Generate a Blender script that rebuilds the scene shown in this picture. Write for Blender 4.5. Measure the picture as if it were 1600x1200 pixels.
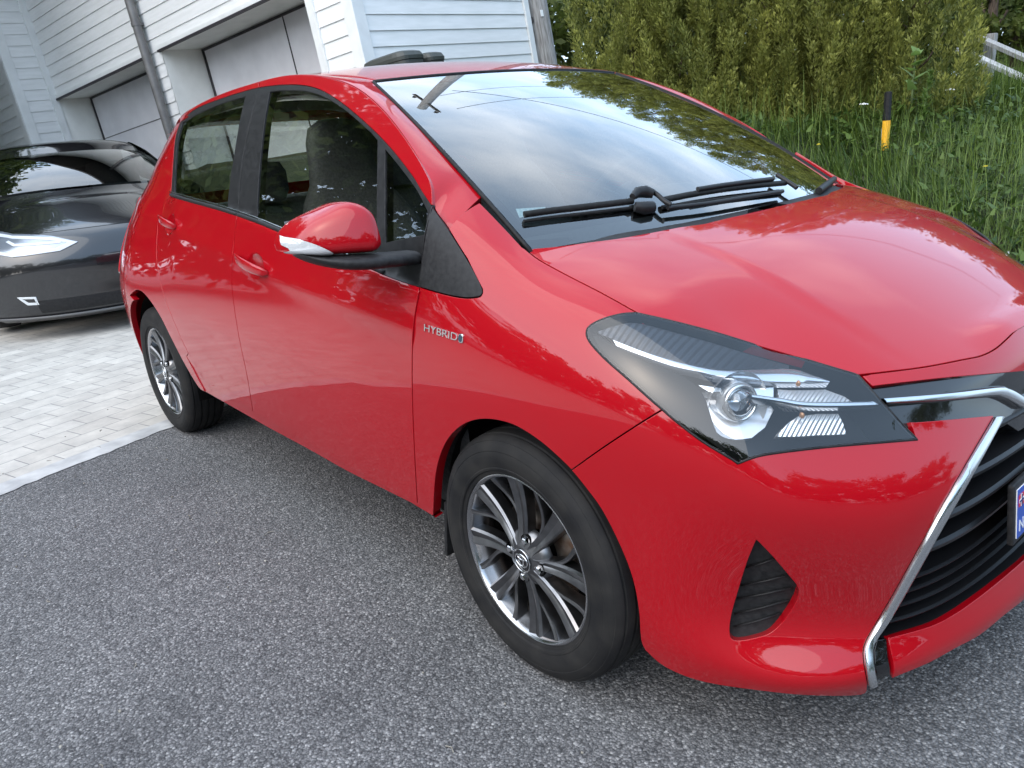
import bpy, bmesh, math, random
import numpy as np
from mathutils import Vector, Matrix
from mathutils.geometry import delaunay_2d_cdt

for _o in list(bpy.data.objects):
    bpy.data.objects.remove(_o)
SC = bpy.context.scene
COL = SC.collection
rnd = random.Random(7)
R = math.radians

# ------------------------------------------------------------------ camera, sky, sun, exposure
CAM = np.array([1.21668837, -1.80468002, 1.23281207]); YAW, PITCH, ROLL, FPX = 2.45241687, 0.31623398, -0.08896258, 1217.74533612
def cam_axes():
    d = np.array([math.cos(PITCH)*math.cos(YAW), math.cos(PITCH)*math.sin(YAW), -math.sin(PITCH)])
    r = np.cross(d, [0, 0, 1]); r /= np.linalg.norm(r); u = np.cross(r, d)
    c, s = math.cos(ROLL), math.sin(ROLL)
    return c*r+s*u, -s*r+c*u, d
CR, CU, CD = cam_axes()
cam = bpy.data.cameras.new('camera'); cam.sensor_width = 36; cam.lens = FPX*36/1600; cam.clip_start = .05; cam.clip_end = 2000
camo = bpy.data.objects.new('camera', cam); COL.objects.link(camo); SC.camera = camo
camo.matrix_world = Matrix(((CR[0], CU[0], -CD[0], CAM[0]), (CR[1], CU[1], -CD[1], CAM[1]), (CR[2], CU[2], -CD[2], CAM[2]), (0, 0, 0, 1)))

SUN_EL, SUN_AZ = R(42), R(-84)       # azimuth measured from +X towards +Y: low, beyond the wood at the left
wrld = bpy.data.worlds.new("World"); SC.world = wrld; wrld.use_nodes = True
wt = wrld.node_tree; wn = wt.nodes; wl = wt.links
bg = wn['Background']; bg.inputs['Strength'].default_value = 0.15
sky = wn.new('ShaderNodeTexSky'); sky.sky_type = 'NISHITA'; sky.sun_disc = False
sky.sun_elevation = SUN_EL; sky.sun_rotation = math.pi/2-SUN_AZ; sky.air_density = 1.0; sky.dust_density = 2.5; sky.ozone_density = 1.2
# a bright veil with broken white cloud, thickest towards one side of the sky
tc = wn.new('ShaderNodeTexCoord'); mp = wn.new('ShaderNodeMapping'); mp.inputs['Scale'].default_value = (1, 1, 2.4)
nz = wn.new('ShaderNodeTexNoise'); nz.inputs['Scale'].default_value = 2.1; nz.inputs['Detail'].default_value = 5; nz.inputs['Roughness'].default_value = .5
dt = wn.new('ShaderNodeVectorMath'); dt.operation = 'DOT_PRODUCT'; dt.inputs[1].default_value = (math.cos(R(172))*.8, math.sin(R(172))*.8, .6)
ad = wn.new('ShaderNodeMath'); ad.operation = 'MULTIPLY_ADD'; ad.inputs[1].default_value = .30; wl.new(dt.outputs['Value'], ad.inputs[0])
rp = wn.new('ShaderNodeValToRGB'); e_ = rp.color_ramp.elements; e_[0].position = .70; e_[1].position = 1.0; e_[0].color = (.06, .06, .06, 1); e_[1].color = (.68, .68, .68, 1)
mx = wn.new('ShaderNodeMix'); mx.data_type = 'RGBA'; mx.inputs[7].default_value = (10.5, 10.8, 11.2, 1)
wl.new(tc.outputs['Generated'], mp.inputs[0]); wl.new(mp.outputs[0], nz.inputs['Vector']); wl.new(tc.outputs['Generated'], dt.inputs[0]); wl.new(nz.outputs['Fac'], ad.inputs[2]); wl.new(ad.outputs[0], rp.inputs[0])
hz = wn.new('ShaderNodeMix'); hz.data_type = 'RGBA'; hz.inputs[0].default_value = .42; hz.inputs[7].default_value = (5.4, 7.9, 10.8, 1); wl.new(sky.outputs[0], hz.inputs[6])
wl.new(rp.outputs[0], mx.inputs[0]); wl.new(hz.outputs[2], mx.inputs[6]); wl.new(mx.outputs[2], bg.inputs['Color'])

sun = bpy.data.lights.new('sun', 'SUN'); sun.energy = 1.25; sun.angle = R(90); sun.color = (1, .95, .87)
suno = bpy.data.objects.new('sun', sun); COL.objects.link(suno)
_sd = Vector((math.cos(SUN_EL)*math.cos(SUN_AZ), math.cos(SUN_EL)*math.sin(SUN_AZ), math.sin(SUN_EL)))
suno.rotation_euler = _sd.to_track_quat('Z', 'Y').to_euler(); suno.location = (0, 0, 30)

SC.view_settings.view_transform = 'Standard'; SC.view_settings.look = 'None'; SC.view_settings.exposure = 1.03; SC.view_settings.gamma = 1
SC.render.engine = 'CYCLES'
SC.cycles.max_bounces = 10; SC.cycles.transparent_max_bounces = 24; SC.cycles.glossy_bounces = 5; SC.cycles.transmission_bounces = 8
SC.cycles.use_denoising = True; SC.cycles.caustics_reflective = False; SC.cycles.caustics_refractive = False

# ------------------------------------------------------------------ materials
def mat(name, col=(.5, .5, .5), rough=.5, metal=0., coat=0., coat_rough=.03, spec=.5, emit=None, trans=0., ior=1.5, sss=0):
    m = bpy.data.materials.new(name); m.use_nodes = True
    b = m.node_tree.nodes['Principled BSDF']
    b.inputs['Base Color'].default_value = (*col, 1); b.inputs['Roughness'].default_value = rough; b.inputs['Metallic'].default_value = metal
    b.inputs['Coat Weight'].default_value = coat; b.inputs['Coat Roughness'].default_value = coat_rough
    b.inputs['Specular IOR Level'].default_value = spec; b.inputs['Transmission Weight'].default_value = trans; b.inputs['IOR'].default_value = ior
    return m
def nodes(m): return m.node_tree.nodes, m.node_tree.links, m.node_tree.nodes['Principled BSDF']
def noise_mix(m, c1, c2, scale, detail=6, lo=.35, hi=.65, rough=None, bump=0, bscale=None, coord='Object', stretch=None, dist=.02):
    """base colour between c1 and c2 by noise, optional roughness range and bump"""
    n, l, b = nodes(m)
    t = n.new('ShaderNodeTexCoord'); s = t.outputs[coord]
    if stretch:
        q = n.new('ShaderNodeMapping'); q.inputs['Scale'].default_value = stretch; l.new(s, q.inputs[0]); s = q.outputs[0]
    x = n.new('ShaderNodeTexNoise'); x.inputs['Scale'].default_value = scale; x.inputs['Detail'].default_value = detail; l.new(s, x.inputs['Vector'])
    r = n.new('ShaderNodeValToRGB'); r.color_ramp.elements[0].position = lo; r.color_ramp.elements[1].position = hi
    r.color_ramp.elements[0].color = (*c1, 1); r.color_ramp.elements[1].color = (*c2, 1)
    l.new(x.outputs['Fac'], r.inputs[0]); l.new(r.outputs[0], b.inputs['Base Color'])
    if rough:
        k = n.new('ShaderNodeMapRange'); k.inputs[3].default_value = rough[0]; k.inputs[4].default_value = rough[1]
        l.new(x.outputs['Fac'], k.inputs[0]); l.new(k.outputs[0], b.inputs['Roughness'])
    if bump:
        y = x
        if bscale:
            y = n.new('ShaderNodeTexNoise'); y.inputs['Scale'].default_value = bscale; y.inputs['Detail'].default_value = 4; l.new(s, y.inputs['Vector'])
        w = n.new('ShaderNodeBump'); w.inputs['Strength'].default_value = bump; w.inputs['Distance'].default_value = dist
        l.new(y.outputs['Fac'], w.inputs['Height']); l.new(w.outputs[0], b.inputs['Normal'])
    return m
def glass_thin(name, tint, ior=1.5, rough=0.0, boost=1.0):
    """a single sheet of glazing: clear transmission tinted, Fresnel mirror on top"""
    m = bpy.data.materials.new(name); m.use_nodes = True; n = m.node_tree.nodes; l = m.node_tree.links
    n.remove(n['Principled BSDF'])
    o = n['Material Output']; a = n.new('ShaderNodeBsdfTransparent'); a.inputs[0].default_value = (*tint, 1)
    g = n.new('ShaderNodeBsdfGlossy'); g.inputs['Roughness'].default_value = rough; g.inputs['Color'].default_value = (1, 1, 1, 1)
    f = n.new('ShaderNodeFresnel'); f.inputs[0].default_value = ior
    k = n.new('ShaderNodeMath'); k.operation = 'MULTIPLY'; k.inputs[1].default_value = 1.75*boost; k.use_clamp = True
    x = n.new('ShaderNodeMixShader'); l.new(f.outputs[0], k.inputs[0]); l.new(k.outputs[0], x.inputs[0]); l.new(a.outputs[0], x.inputs[1]); l.new(g.outputs[0], x.inputs[2]); l.new(x.outputs[0], o.inputs[0])
    return m

M = {}
M['paint'] = mat('red_paint', (.345, .0015, .007), .45, 0, 1.0, .02, spec=.06)
def _paint():
    n, l, b = nodes(M['paint'])
    t = n.new('ShaderNodeTexCoord'); x = n.new('ShaderNodeTexNoise'); x.inputs['Scale'].default_value = 7; x.inputs['Detail'].default_value = 3
    l.new(t.outputs['Object'], x.inputs['Vector'])
    k = n.new('ShaderNodeMapRange'); k.inputs[1].default_value = .35; k.inputs[2].default_value = .75; k.inputs[3].default_value = .012; k.inputs[4].default_value = .05
    l.new(x.outputs['Fac'], k.inputs[0]); l.new(k.outputs[0], b.inputs['Coat Roughness'])
    y = n.new('ShaderNodeTexNoise'); y.inputs['Scale'].default_value = 22; y.inputs['Detail'].default_value = 1; l.new(t.outputs['Object'], y.inputs['Vector'])
    w = n.new('ShaderNodeBump'); w.inputs['Strength'].default_value = .006; w.inputs['Distance'].default_value = .004; l.new(y.outputs['Fac'], w.inputs['Height'])
    l.new(w.outputs[0], b.inputs['Coat Normal'])
_paint()
M['black_gloss'] = mat('piano_black', (.006, .006, .007), .08, 0, .6, .02)
M['black_trim'] = noise_mix(mat('black_trim', (.012, .012, .013), .42, spec=.3), (.010, .010, .011), (.018, .018, .019), 60, rough=(.36, .5))
M['black_plastic'] = noise_mix(mat('black_plastic', (.014, .014, .015), .55, spec=.3), (.010, .010, .011), (.022, .022, .023), 90, rough=(.45, .65), bump=.08, bscale=700, dist=.001)
M['rubber'] = noise_mix(mat('rubber_seal', (.01, .01, .01), .6, spec=.2), (.008, .008, .008), (.018, .018, .018), 80, rough=(.5, .7))
M['grille'] = mat('grille_black', (.007, .007, .008), .38, spec=.35)
M['dark'] = mat('underbody_black', (.006, .006, .006), .9, spec=.1)
M['chrome'] = mat('chrome', (.78, .79, .80), .08, 1.0)
M['satin'] = mat('satin_chrome', (.66, .67, .68), .2, 1.0)
M['interior'] = noise_mix(mat('interior_cloth', (.07, .07, .07), .85), (.055, .055, .055), (.09, .09, .09), 120, bump=.1, bscale=500, dist=.002)
M['headliner'] = mat('headliner', (.42, .41, .39), .95)
M['glass'] = glass_thin('side_glass', (.86, .91, .87), 1.5)
M['glass_dark'] = glass_thin('rear_side_glass', (.76, .82, .78), 1.5)
M['windscreen'] = glass_thin('windscreen_glass', (.70, .78, .76), 1.52, boost=1.5)
M['lens'] = glass_thin('lamp_lens', (.93, .94, .95), 1.45)
M['amber'] = mat('amber_bulb', (.62, .30, .12), .15, .3, .8)

# ------------------------------------------------------------------ object helpers
def link(o, parent=None):
    COL.objects.link(o)
    if parent is not None: o.parent = parent
    return o
def mesh_obj(name, verts, faces, m=None, parent=None, smooth=True, normals=None):
    used = sorted({int(i) for f in faces for i in f})
    if len(used) < len(verts):
        mp_ = {a: b for b, a in enumerate(used)}; verts = [verts[i] for i in used]; faces = [tuple(mp_[int(i)] for i in f) for f in faces]
        if normals is not None: normals = [normals[i] for i in used]
    me = bpy.data.meshes.new(name); me.from_pydata([tuple(map(float, v)) for v in verts], [], [tuple(int(i) for i in f) for f in faces])
    if m is not None:
        for q in (m if isinstance(m, (list, tuple)) else [m]): me.materials.append(q)
    me.polygons.foreach_set('use_smooth', [smooth]*len(me.polygons))
    if normals is not None: me.normals_split_custom_set_from_vertices([tuple(map(float, n)) for n in normals])
    me.update()
    return link(bpy.data.objects.new(name, me), parent)
def empty(name, loc=(0, 0, 0), rz=0, parent=None):
    o = bpy.data.objects.new(name, None); o.location = loc; o.rotation_euler = (0, 0, rz); o.empty_display_size = .2
    return link(o, parent)
def tag(o, label=None, cat=None, group=None, kind=None):
    if label: o['label'] = label
    if cat: o['category'] = cat
    if group: o['group'] = group
    if kind: o['kind'] = kind
    return o
def bm_obj(name, bm, m, parent=None, smooth=False, angle=None):
    me = bpy.data.meshes.new(name); bm.to_mesh(me); bm.free()
    for q in (m if isinstance(m, (list, tuple)) else [m]): me.materials.append(q)
    me.polygons.foreach_set('use_smooth', [smooth]*len(me.polygons))
    if smooth and angle is not None:
        me.set_sharp_from_angle(angle=R(angle))
    return link(bpy.data.objects.new(name, me), parent)
def box_bm(bm, c, s, rot=None, mi=0, bev=0):
    g = bmesh.ops.create_cube(bm, size=1)
    vs = g['verts']
    for v in vs:
        v.co = Vector((v.co.x*s[0], v.co.y*s[1], v.co.z*s[2]))
    if bev:
        es = list({e for v in vs for e in v.link_edges})
        r = bmesh.ops.bevel(bm, geom=es, offset=bev, segments=2, affect='EDGES', profile=.6)
        vs = list({v for f in r['faces'] for v in f.verts} | {v for v in vs if v.is_valid})
    mt = Matrix.Translation(Vector(c))
    if rot is not None: mt = mt @ rot.to_4x4()
    bmesh.ops.transform(bm, matrix=mt, verts=vs)
    for f in {f for v in vs for f in v.link_faces}: f.material_index = mi
    return vs
def tube_bm(bm, pts, rad, n=10, mi=0, cap=True, flat=1.0):
    """round (or flattened) bar swept along a polyline; rad may be a list"""
    pts = [Vector(p) for p in pts]; rings = []
    up0 = Vector((0, 0, 1))
    for i, p in enumerate(pts):
        t = (pts[min(i+1, len(pts)-1)]-pts[max(i-1, 0)]).normalized()
        a = t.cross(up0)
        if a.length < 1e-3: a = t.cross(Vector((0, 1, 0)))
        a.normalize(); b = a.cross(t)
        r = float(np.interp(i/(len(pts)-1), np.linspace(0, 1, len(rad)), rad)) if isinstance(rad, (list, tuple)) else rad
        rings.append([bm.verts.new(p+a*r*math.cos(2*math.pi*k/n)+b*r*flat*math.sin(2*math.pi*k/n)) for k in range(n)])
    for i in range(len(rings)-1):
        for k in range(n):
            f = bm.faces.new((rings[i][k], rings[i][(k+1) % n], rings[i+1][(k+1) % n], rings[i+1][k])); f.material_index = mi; f.smooth = True
    if cap:
        f = bm.faces.new(rings[0][::-1]); f.material_index = mi
        f = bm.faces.new(rings[-1]); f.material_index = mi
def lathe(prof, n=48, axis='y', closed=False):
    """prof: list of (radius, offset along axis); returns verts, faces about the origin"""
    V = []; F = []
    for i in range(n):
        a = 2*math.pi*i/n; c, s = math.cos(a), math.sin(a)
        for r, h in prof: V.append((r*c, h, r*s) if axis == 'y' else (r*c, r*s, h) if axis == 'z' else (h, r*c, r*s))
    k = len(prof)
    for i in range(n):
        j = (i+1) % n
        for q in range(k-1 if not closed else k):
            q2 = (q+1) % k
            F.append((i*k+q, i*k+q2, j*k+q2, j*k+q))
    return V, F
# ------------------------------------------------------------------ the car's surfaces (x forward from the front axle, w = distance from the centreline, z up)
def cubic(xs, ys):
    xs = np.array(xs, float); ys = np.array(ys, float); n = len(xs); h = np.diff(xs)
    A = np.zeros((n, n)); b = np.zeros(n); A[0, 0] = A[-1, -1] = 1
    for i in range(1, n-1):
        A[i, i-1] = h[i-1]; A[i, i] = 2*(h[i-1]+h[i]); A[i, i+1] = h[i]; b[i] = 6*((ys[i+1]-ys[i])/h[i]-(ys[i]-ys[i-1])/h[i-1])
    m = np.linalg.solve(A, b)
    def f(x):
        x = np.asarray(x, float); xc = np.clip(x, xs[0], xs[-1]); i = np.clip(np.searchsorted(xs, xc)-1, 0, n-2)
        t = xc-xs[i]; hh = h[i]
        sl = (ys[i+1]-ys[i])/hh-hh*(2*m[i]+m[i+1])/6
        v = ys[i]+sl*t+m[i]*t*t/2+(m[i+1]-m[i])*t**3/(6*hh)
        s0 = (ys[1]-ys[0])/h[0]-h[0]*m[1]/6; s1 = (ys[-1]-ys[-2])/h[-1]+h[-1]*m[-2]/6
        return np.where(x < xs[0], v+s0*(x-xs[0]), np.where(x > xs[-1], v+s1*(x-xs[-1]), v))
    return f
def sst(t): t = np.clip(t, 0, 1); return t*t*(3-2*t)
def world(x, w, z): return np.stack([np.asarray(x, float)+0*w, -np.asarray(w, float), np.asarray(z, float)+0*w], -1)

belt = cubic([-2.3, -2.084, -1.681, -1.377, -1.152, -.864, -.591, -.333, 0], [1.103, 1.089, 1.0610, 1.0355, 1.0100, .9720, .9370, .9045, .866])
def glassw(x, z):
    return .790-.38*(z-.95)*np.where(z > .95, 1, .6)-.22*np.maximum(z-.95, 0)**2-.035*np.clip((-1.45-x)/1.1, 0, 2)**2
Slow = cubic([.15, .22, .3, .42, .55, .66], [.772, .800, .817, .832, .8415, .8445])
round0 = cubic([.2, .7, .95, 1.15, 1.38], [-2.62, -2.62, -2.52, -2.42, -2.22])
def sidew(x, z):
    x = np.asarray(x, float); z = np.asarray(z, float)
    B = belt(x); c = sst((-2.0-x)/.28)
    top = glassw(x, B)+.020*(1-c)
    tt = np.clip((z-.62)/np.maximum(B-.62, .1), 0, 1.6)
    lo = np.where(z < .62, Slow(np.minimum(z, .62)), Slow(.62)-(Slow(.62)-top)*tt**1.9+.003*np.exp(-((z-(.80+.10*(-x-.4)))/.03)**2)*sst((-x)/.3))
    g = glassw(x, z)
    s = sst((z-B+.006*(1-c)+.06*c)/(.020*(1-c)+.14*c))
    w = lo*(1-s)+g*s
    w = w+.004*np.exp(-((x+2.5)/.35)**2)*np.exp(-((z-.62)/.2)**2)-.010*np.clip((x+.1)/.4, 0, 1)**2
    r0 = round0(z)
    return w-.36*np.clip(r0-x, 0, 3)**2
class Side:
    ub = (-3.15, .3); vb = (.15, 1.5); flip = False
    def __call__(s, u, v): return world(u, sidew(u, v), v)
SIDE = Side()

def bspl(n):
    """uniform cubic B-spline basis on n control points, ends interpolated by reflecting a phantom point"""
    def basis(t):
        t = np.clip(np.asarray(t, float), 0, n-1-1e-9); i = np.floor(t).astype(int); f = t-i
        b = np.stack([(1-f)**3/6, (3*f**3-6*f**2+4)/6, (-3*f**3+3*f**2+3*f+1)/6, f**3/6], -1)
        Wt = np.zeros(t.shape+(n+2,))
        for k in range(4): np.put_along_axis(Wt, (i+k)[..., None], np.take_along_axis(Wt, (i+k)[..., None], -1)+b[..., k:k+1], -1)
        W2 = Wt[..., 1:-1].copy()
        W2[..., 0] += 2*Wt[..., 0]; W2[..., 1] -= Wt[..., 0]
        W2[..., -1] += 2*Wt[..., -1]; W2[..., -2] -= Wt[..., -1]
        return W2
    return basis
class Net:
    def __init__(s, pts, flip=False):
        s.p = np.array(pts, float); s.nu, s.nv = s.p.shape[:2]; s.bu, s.bv = bspl(s.nu), bspl(s.nv)
        s.ub = (0, s.nu-1); s.vb = (0, s.nv-1); s.flip = flip
    def __call__(s, u, v):
        u = np.asarray(u, float); v = np.asarray(v, float)
        q = np.einsum('...i,...j,ijk->...k', s.bu(u), s.bv(v), s.p)
        return world(q[..., 0], q[..., 1], q[..., 2])
NOSE = Net([
    [(-0.48, 0.787, 0.15), (-0.48, 0.803, 0.228), (-0.48, 0.82, 0.315), (-0.48, 0.8335, 0.44), (-0.48, 0.841, 0.57), (-0.48, 0.8445, 0.69), (-0.48, 0.832, 0.82), (-0.46, 0.802, 0.96), (-0.455, 0.774, 1.092), (-0.475, 0.687, 1.174)],
    [(-0.25, 0.787, 0.15), (-0.25, 0.803, 0.228), (-0.25, 0.82, 0.315), (-0.25, 0.8335, 0.44), (-0.25, 0.841, 0.57), (-0.25, 0.8435, 0.69), (-0.25, 0.832, 0.81), (-0.23, 0.814, 0.935), (-0.2, 0.792, 1.05), (-0.222, 0.672, 1.106)],
    [(-0.03, 0.787, 0.15), (-0.03, 0.803, 0.228), (-0.03, 0.82, 0.315), (-0.03, 0.8335, 0.44), (-0.03, 0.841, 0.57), (-0.03, 0.8425, 0.69), (-0.03, 0.83, 0.8), (-0.04, 0.795, 0.905), (-0.045, 0.735, 0.966), (-0.07, 0.642, 0.986)],
    [(0.15, 0.782, 0.15), (0.15, 0.8, 0.228), (0.15, 0.815, 0.315), (0.15, 0.828, 0.44), (0.15, 0.835, 0.57), (0.15, 0.836, 0.68), (0.15, 0.822, 0.785), (0.145, 0.785, 0.87), (0.135, 0.73, 0.918), (0.12, 0.65, 0.948)],
    [(0.29, 0.77, 0.15), (0.29, 0.79, 0.228), (0.29, 0.8, 0.315), (0.29, 0.81, 0.44), (0.29, 0.818, 0.57), (0.29, 0.822, 0.67), (0.29, 0.81, 0.765), (0.285, 0.77, 0.838), (0.275, 0.713, 0.88), (0.255, 0.64, 0.912)],
    [(0.41, 0.752, 0.15), (0.41, 0.773, 0.228), (0.41, 0.775, 0.315), (0.4064, 0.783, 0.44), (0.404, 0.792, 0.5685), (0.401, 0.794, 0.6605), (0.3945, 0.78, 0.7384), (0.383, 0.74, 0.7996), (0.368, 0.682, 0.8396), (0.338, 0.61, 0.876)],
    [(0.515, 0.705, 0.15), (0.5343, 0.7356, 0.225), (0.4985, 0.6939, 0.2935), (0.5148, 0.715, 0.44), (0.533, 0.735, 0.567), (0.502, 0.745, 0.651), (0.489, 0.724, 0.7188), (0.471, 0.682, 0.7702), (0.446, 0.628, 0.8102), (0.411, 0.56, 0.85)],
    [(0.566, 0.675, 0.15), (0.5926, 0.7088, 0.225), (0.5398, 0.6474, 0.2806), (0.573, 0.681, 0.44), (0.588, 0.706, 0.565), (0.543, 0.712, 0.647), (0.521, 0.685, 0.708), (0.497, 0.645, 0.752), (0.468, 0.595, 0.791), (0.43, 0.533, 0.831)],
    [(0.61, 0.638, 0.15), (0.6431, 0.6719, 0.225), (0.5859, 0.6103, 0.272), (0.624, 0.636, 0.44), (0.635, 0.66, 0.565), (0.58, 0.662, 0.645), (0.56, 0.64, 0.703), (0.535, 0.605, 0.745), (0.505, 0.56, 0.783), (0.465, 0.505, 0.822)],
    [(0.6764, 0.563, 0.15), (0.7132, 0.5873, 0.225), (0.6546, 0.5425, 0.272), (0.698, 0.557, 0.44), (0.709, 0.565, 0.565), (0.644, 0.556, 0.649), (0.6268, 0.538, 0.702), (0.6004, 0.512, 0.742), (0.571, 0.48, 0.778), (0.529, 0.44, 0.812)],
    [(0.7296, 0.445, 0.15), (0.7591, 0.4576, 0.225), (0.7159, 0.4397, 0.2763), (0.748, 0.445, 0.44), (0.759, 0.445, 0.565), (0.694, 0.435, 0.655), (0.6802, 0.42, 0.706), (0.6566, 0.402, 0.745), (0.628, 0.38, 0.78), (0.585, 0.35, 0.816)],
    [(0.7644, 0.3, 0.15), (0.7939, 0.3064, 0.225), (0.7467, 0.2973, 0.2806), (0.766, 0.3, 0.44), (0.788, 0.295, 0.565), (0.731, 0.288, 0.661), (0.7218, 0.28, 0.711), (0.6994, 0.27, 0.749), (0.672, 0.258, 0.784), (0.625, 0.245, 0.822)],
    [(0.785, 0.14, 0.15), (0.8146, 0.1405, 0.225), (0.7603, 0.139, 0.2806), (0.766, 0.14, 0.44), (0.798, 0.14, 0.565), (0.754, 0.14, 0.665), (0.746, 0.137, 0.715), (0.723, 0.133, 0.752), (0.696, 0.128, 0.788), (0.646, 0.122, 0.827)],
    [(0.79, 0, 0.15), (0.8196, -0.0003279, 0.225), (0.7633, 0.0006558, 0.2806), (0.77, 0, 0.44), (0.804, 0, 0.565), (0.761, 0, 0.667), (0.753, 0, 0.716), (0.73, 0, 0.754), (0.703, 0, 0.789), (0.653, 0, 0.828)],
    [(0.785, -0.14, 0.15), (0.8146, -0.14, 0.225), (0.7603, -0.14, 0.2806), (0.766, -0.14, 0.44), (0.798, -0.14, 0.565), (0.754, -0.14, 0.665), (0.746, -0.137, 0.715), (0.723, -0.133, 0.752), (0.696, -0.128, 0.788), (0.646, -0.122, 0.827)],
])
# bonnet, a height field over (x, w)
_hx = [-.15, 0, .15, .3, .45, .57, .67, .75, .83]; _hw = [0, .2, .4, .55, .7, .8]
_hz = np.array([[1.030, 1.029, 1.022, 1.010, .985, .95], [1.012, 1.010, 1.000, .986, .958, .93], [.985, .983, .971, .955, .925, .89], [.952, .950, .936, .917, .880, .83],
                [.912, .909, .892, .868, .820, .75], [.872, .868, .846, .812, .745, .66], [.830, .825, .796, .75, .66, .56], [.785, .778, .738, .67, .56, .44], [.72, .705, .64, .55, .42, .30]])
_hrow = [cubic(_hw, r) for r in _hz]
def _crease(x):       # raised centre panel: its shoulder line in plan
    return .402-.045*np.clip((x-.45)/.25, 0, 1.5)**1.5
def hoodz(x, w):
    x = np.asarray(x, float); aw = np.abs(np.asarray(w, float)); vals = np.stack([f(aw) for f in _hrow], 0)
    shp = vals.shape[1:]; xf = np.broadcast_to(x, shp).ravel(); vf = vals.reshape(len(_hx), -1)
    xs = np.array(_hx); h = np.diff(xs); n = len(xs); A = np.zeros((n, n)); A[0, 0] = A[-1, -1] = 1; b = np.zeros((n, vf.shape[1]))
    for i in range(1, n-1):
        A[i, i-1] = h[i-1]; A[i, i] = 2*(h[i-1]+h[i]); A[i, i+1] = h[i]; b[i] = 6*((vf[i+1]-vf[i])/h[i]-(vf[i]-vf[i-1])/h[i-1])
    m = np.linalg.solve(A, b)
    xc = np.clip(xf, xs[0], xs[-1]); i = np.clip(np.searchsorted(xs, xc)-1, 0, n-2); t = xc-xs[i]; hh = h[i]; k = np.arange(len(xf))
    sl = (vf[i+1, k]-vf[i, k])/hh-hh*(2*m[i, k]+m[i+1, k])/6
    z = (vf[i, k]+sl*t+m[i, k]*t*t/2+(m[i+1, k]-m[i, k])*t**3/(6*hh)).reshape(shp)
    d = aw-_crease(x)
    fade = sst((.70-x)/.25)*sst((x-.02)/.25)
    return z+fade*.0045*(1-sst((d+.02)/.04))-.0095*sst((x-.0)/.3)*(.4+.6*sst(aw/.35))-.044*sst((x-.24)/.42)-.016*sst((x-.27)/.14)*sst((aw-.40)/.18)-.004*sst((x-.5)/.15)+.014*sst((x-.64)/.06)*sst((.24-aw)/.18)
class Hood:
    ub = (-.15, .83); vb = (-.8, .8); flip = True
    def __call__(s, u, v): return world(u, v, hoodz(u, v))
HOOD = Hood()
class Screen:
    """windscreen: u = -1..1 across, v = 0..1 from base to header"""
    ub = (-1.1, 1.1); vb = (-.12, 1.08); flip = True
    def __call__(s, u, v):
        u = np.asarray(u, float); v = np.asarray(v, float); k = 1-u*u
        bx, bw, bz = -.066+.15*k, .666*u, .983+.016*k
        tx, tw, tz = -.849+.075*k, .516*u, 1.393+.012*k
        bu = 4*v*(1-v)
        return world(bx*(1-v)+tx*v+.012*bu, bw*(1-v)+tw*v+.016*bu*u, bz*(1-v)+tz*v+.022*bu)
SCREEN = Screen()
_rz = cubic([-.55, -.85, -1.1, -1.35, -1.6, -1.9, -2.3, -2.7, -2.95][::-1], [1.335, 1.4255, 1.468, 1.487, 1.494, 1.49, 1.468, 1.425, 1.385][::-1])
class Roof:
    ub = (-2.95, -.6); vb = (-.62, .62); flip = True
    def __call__(s, u, v):
        u = np.asarray(u, float); v = np.asarray(v, float)
        return world(u, v, _rz(u)-.033*(np.abs(v)/.516)**2.2-.004*sst((np.abs(v)-.50)/.02))
ROOF = Roof()
class Ruled:
    """strip between two 3-D polylines given as (x,w,z), bulged along a given direction"""
    ub = (0, 1); vb = (0, 1)
    drop = 0.
    def __init__(s, A, B, bulge=.02, dirv=(0, .7, .7), flip=False):
        s.flip = flip; s.b = bulge; s.d = np.array(dirv)
        def par(C):
            C = np.array(C, float); t = np.r_[0, np.cumsum(np.linalg.norm(np.diff(C, axis=0), axis=1))]; t /= t[-1]
            return [cubic(t, C[:, i]) for i in range(3)]
        s.A, s.B = par(A), par(B)
    def __call__(s, u, v):
        u = np.asarray(u, float); v = np.asarray(v, float)
        a = np.stack([f(u) for f in s.A], -1); b = np.stack([f(u) for f in s.B], -1)
        q = a*(1-v)[..., None]+b*v[..., None]+s.d*(s.b*4*v*(1-v)-s.drop*sst((u-.80)/.20))[..., None]
        return world(q[..., 0], q[..., 1], q[..., 2])

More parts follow.
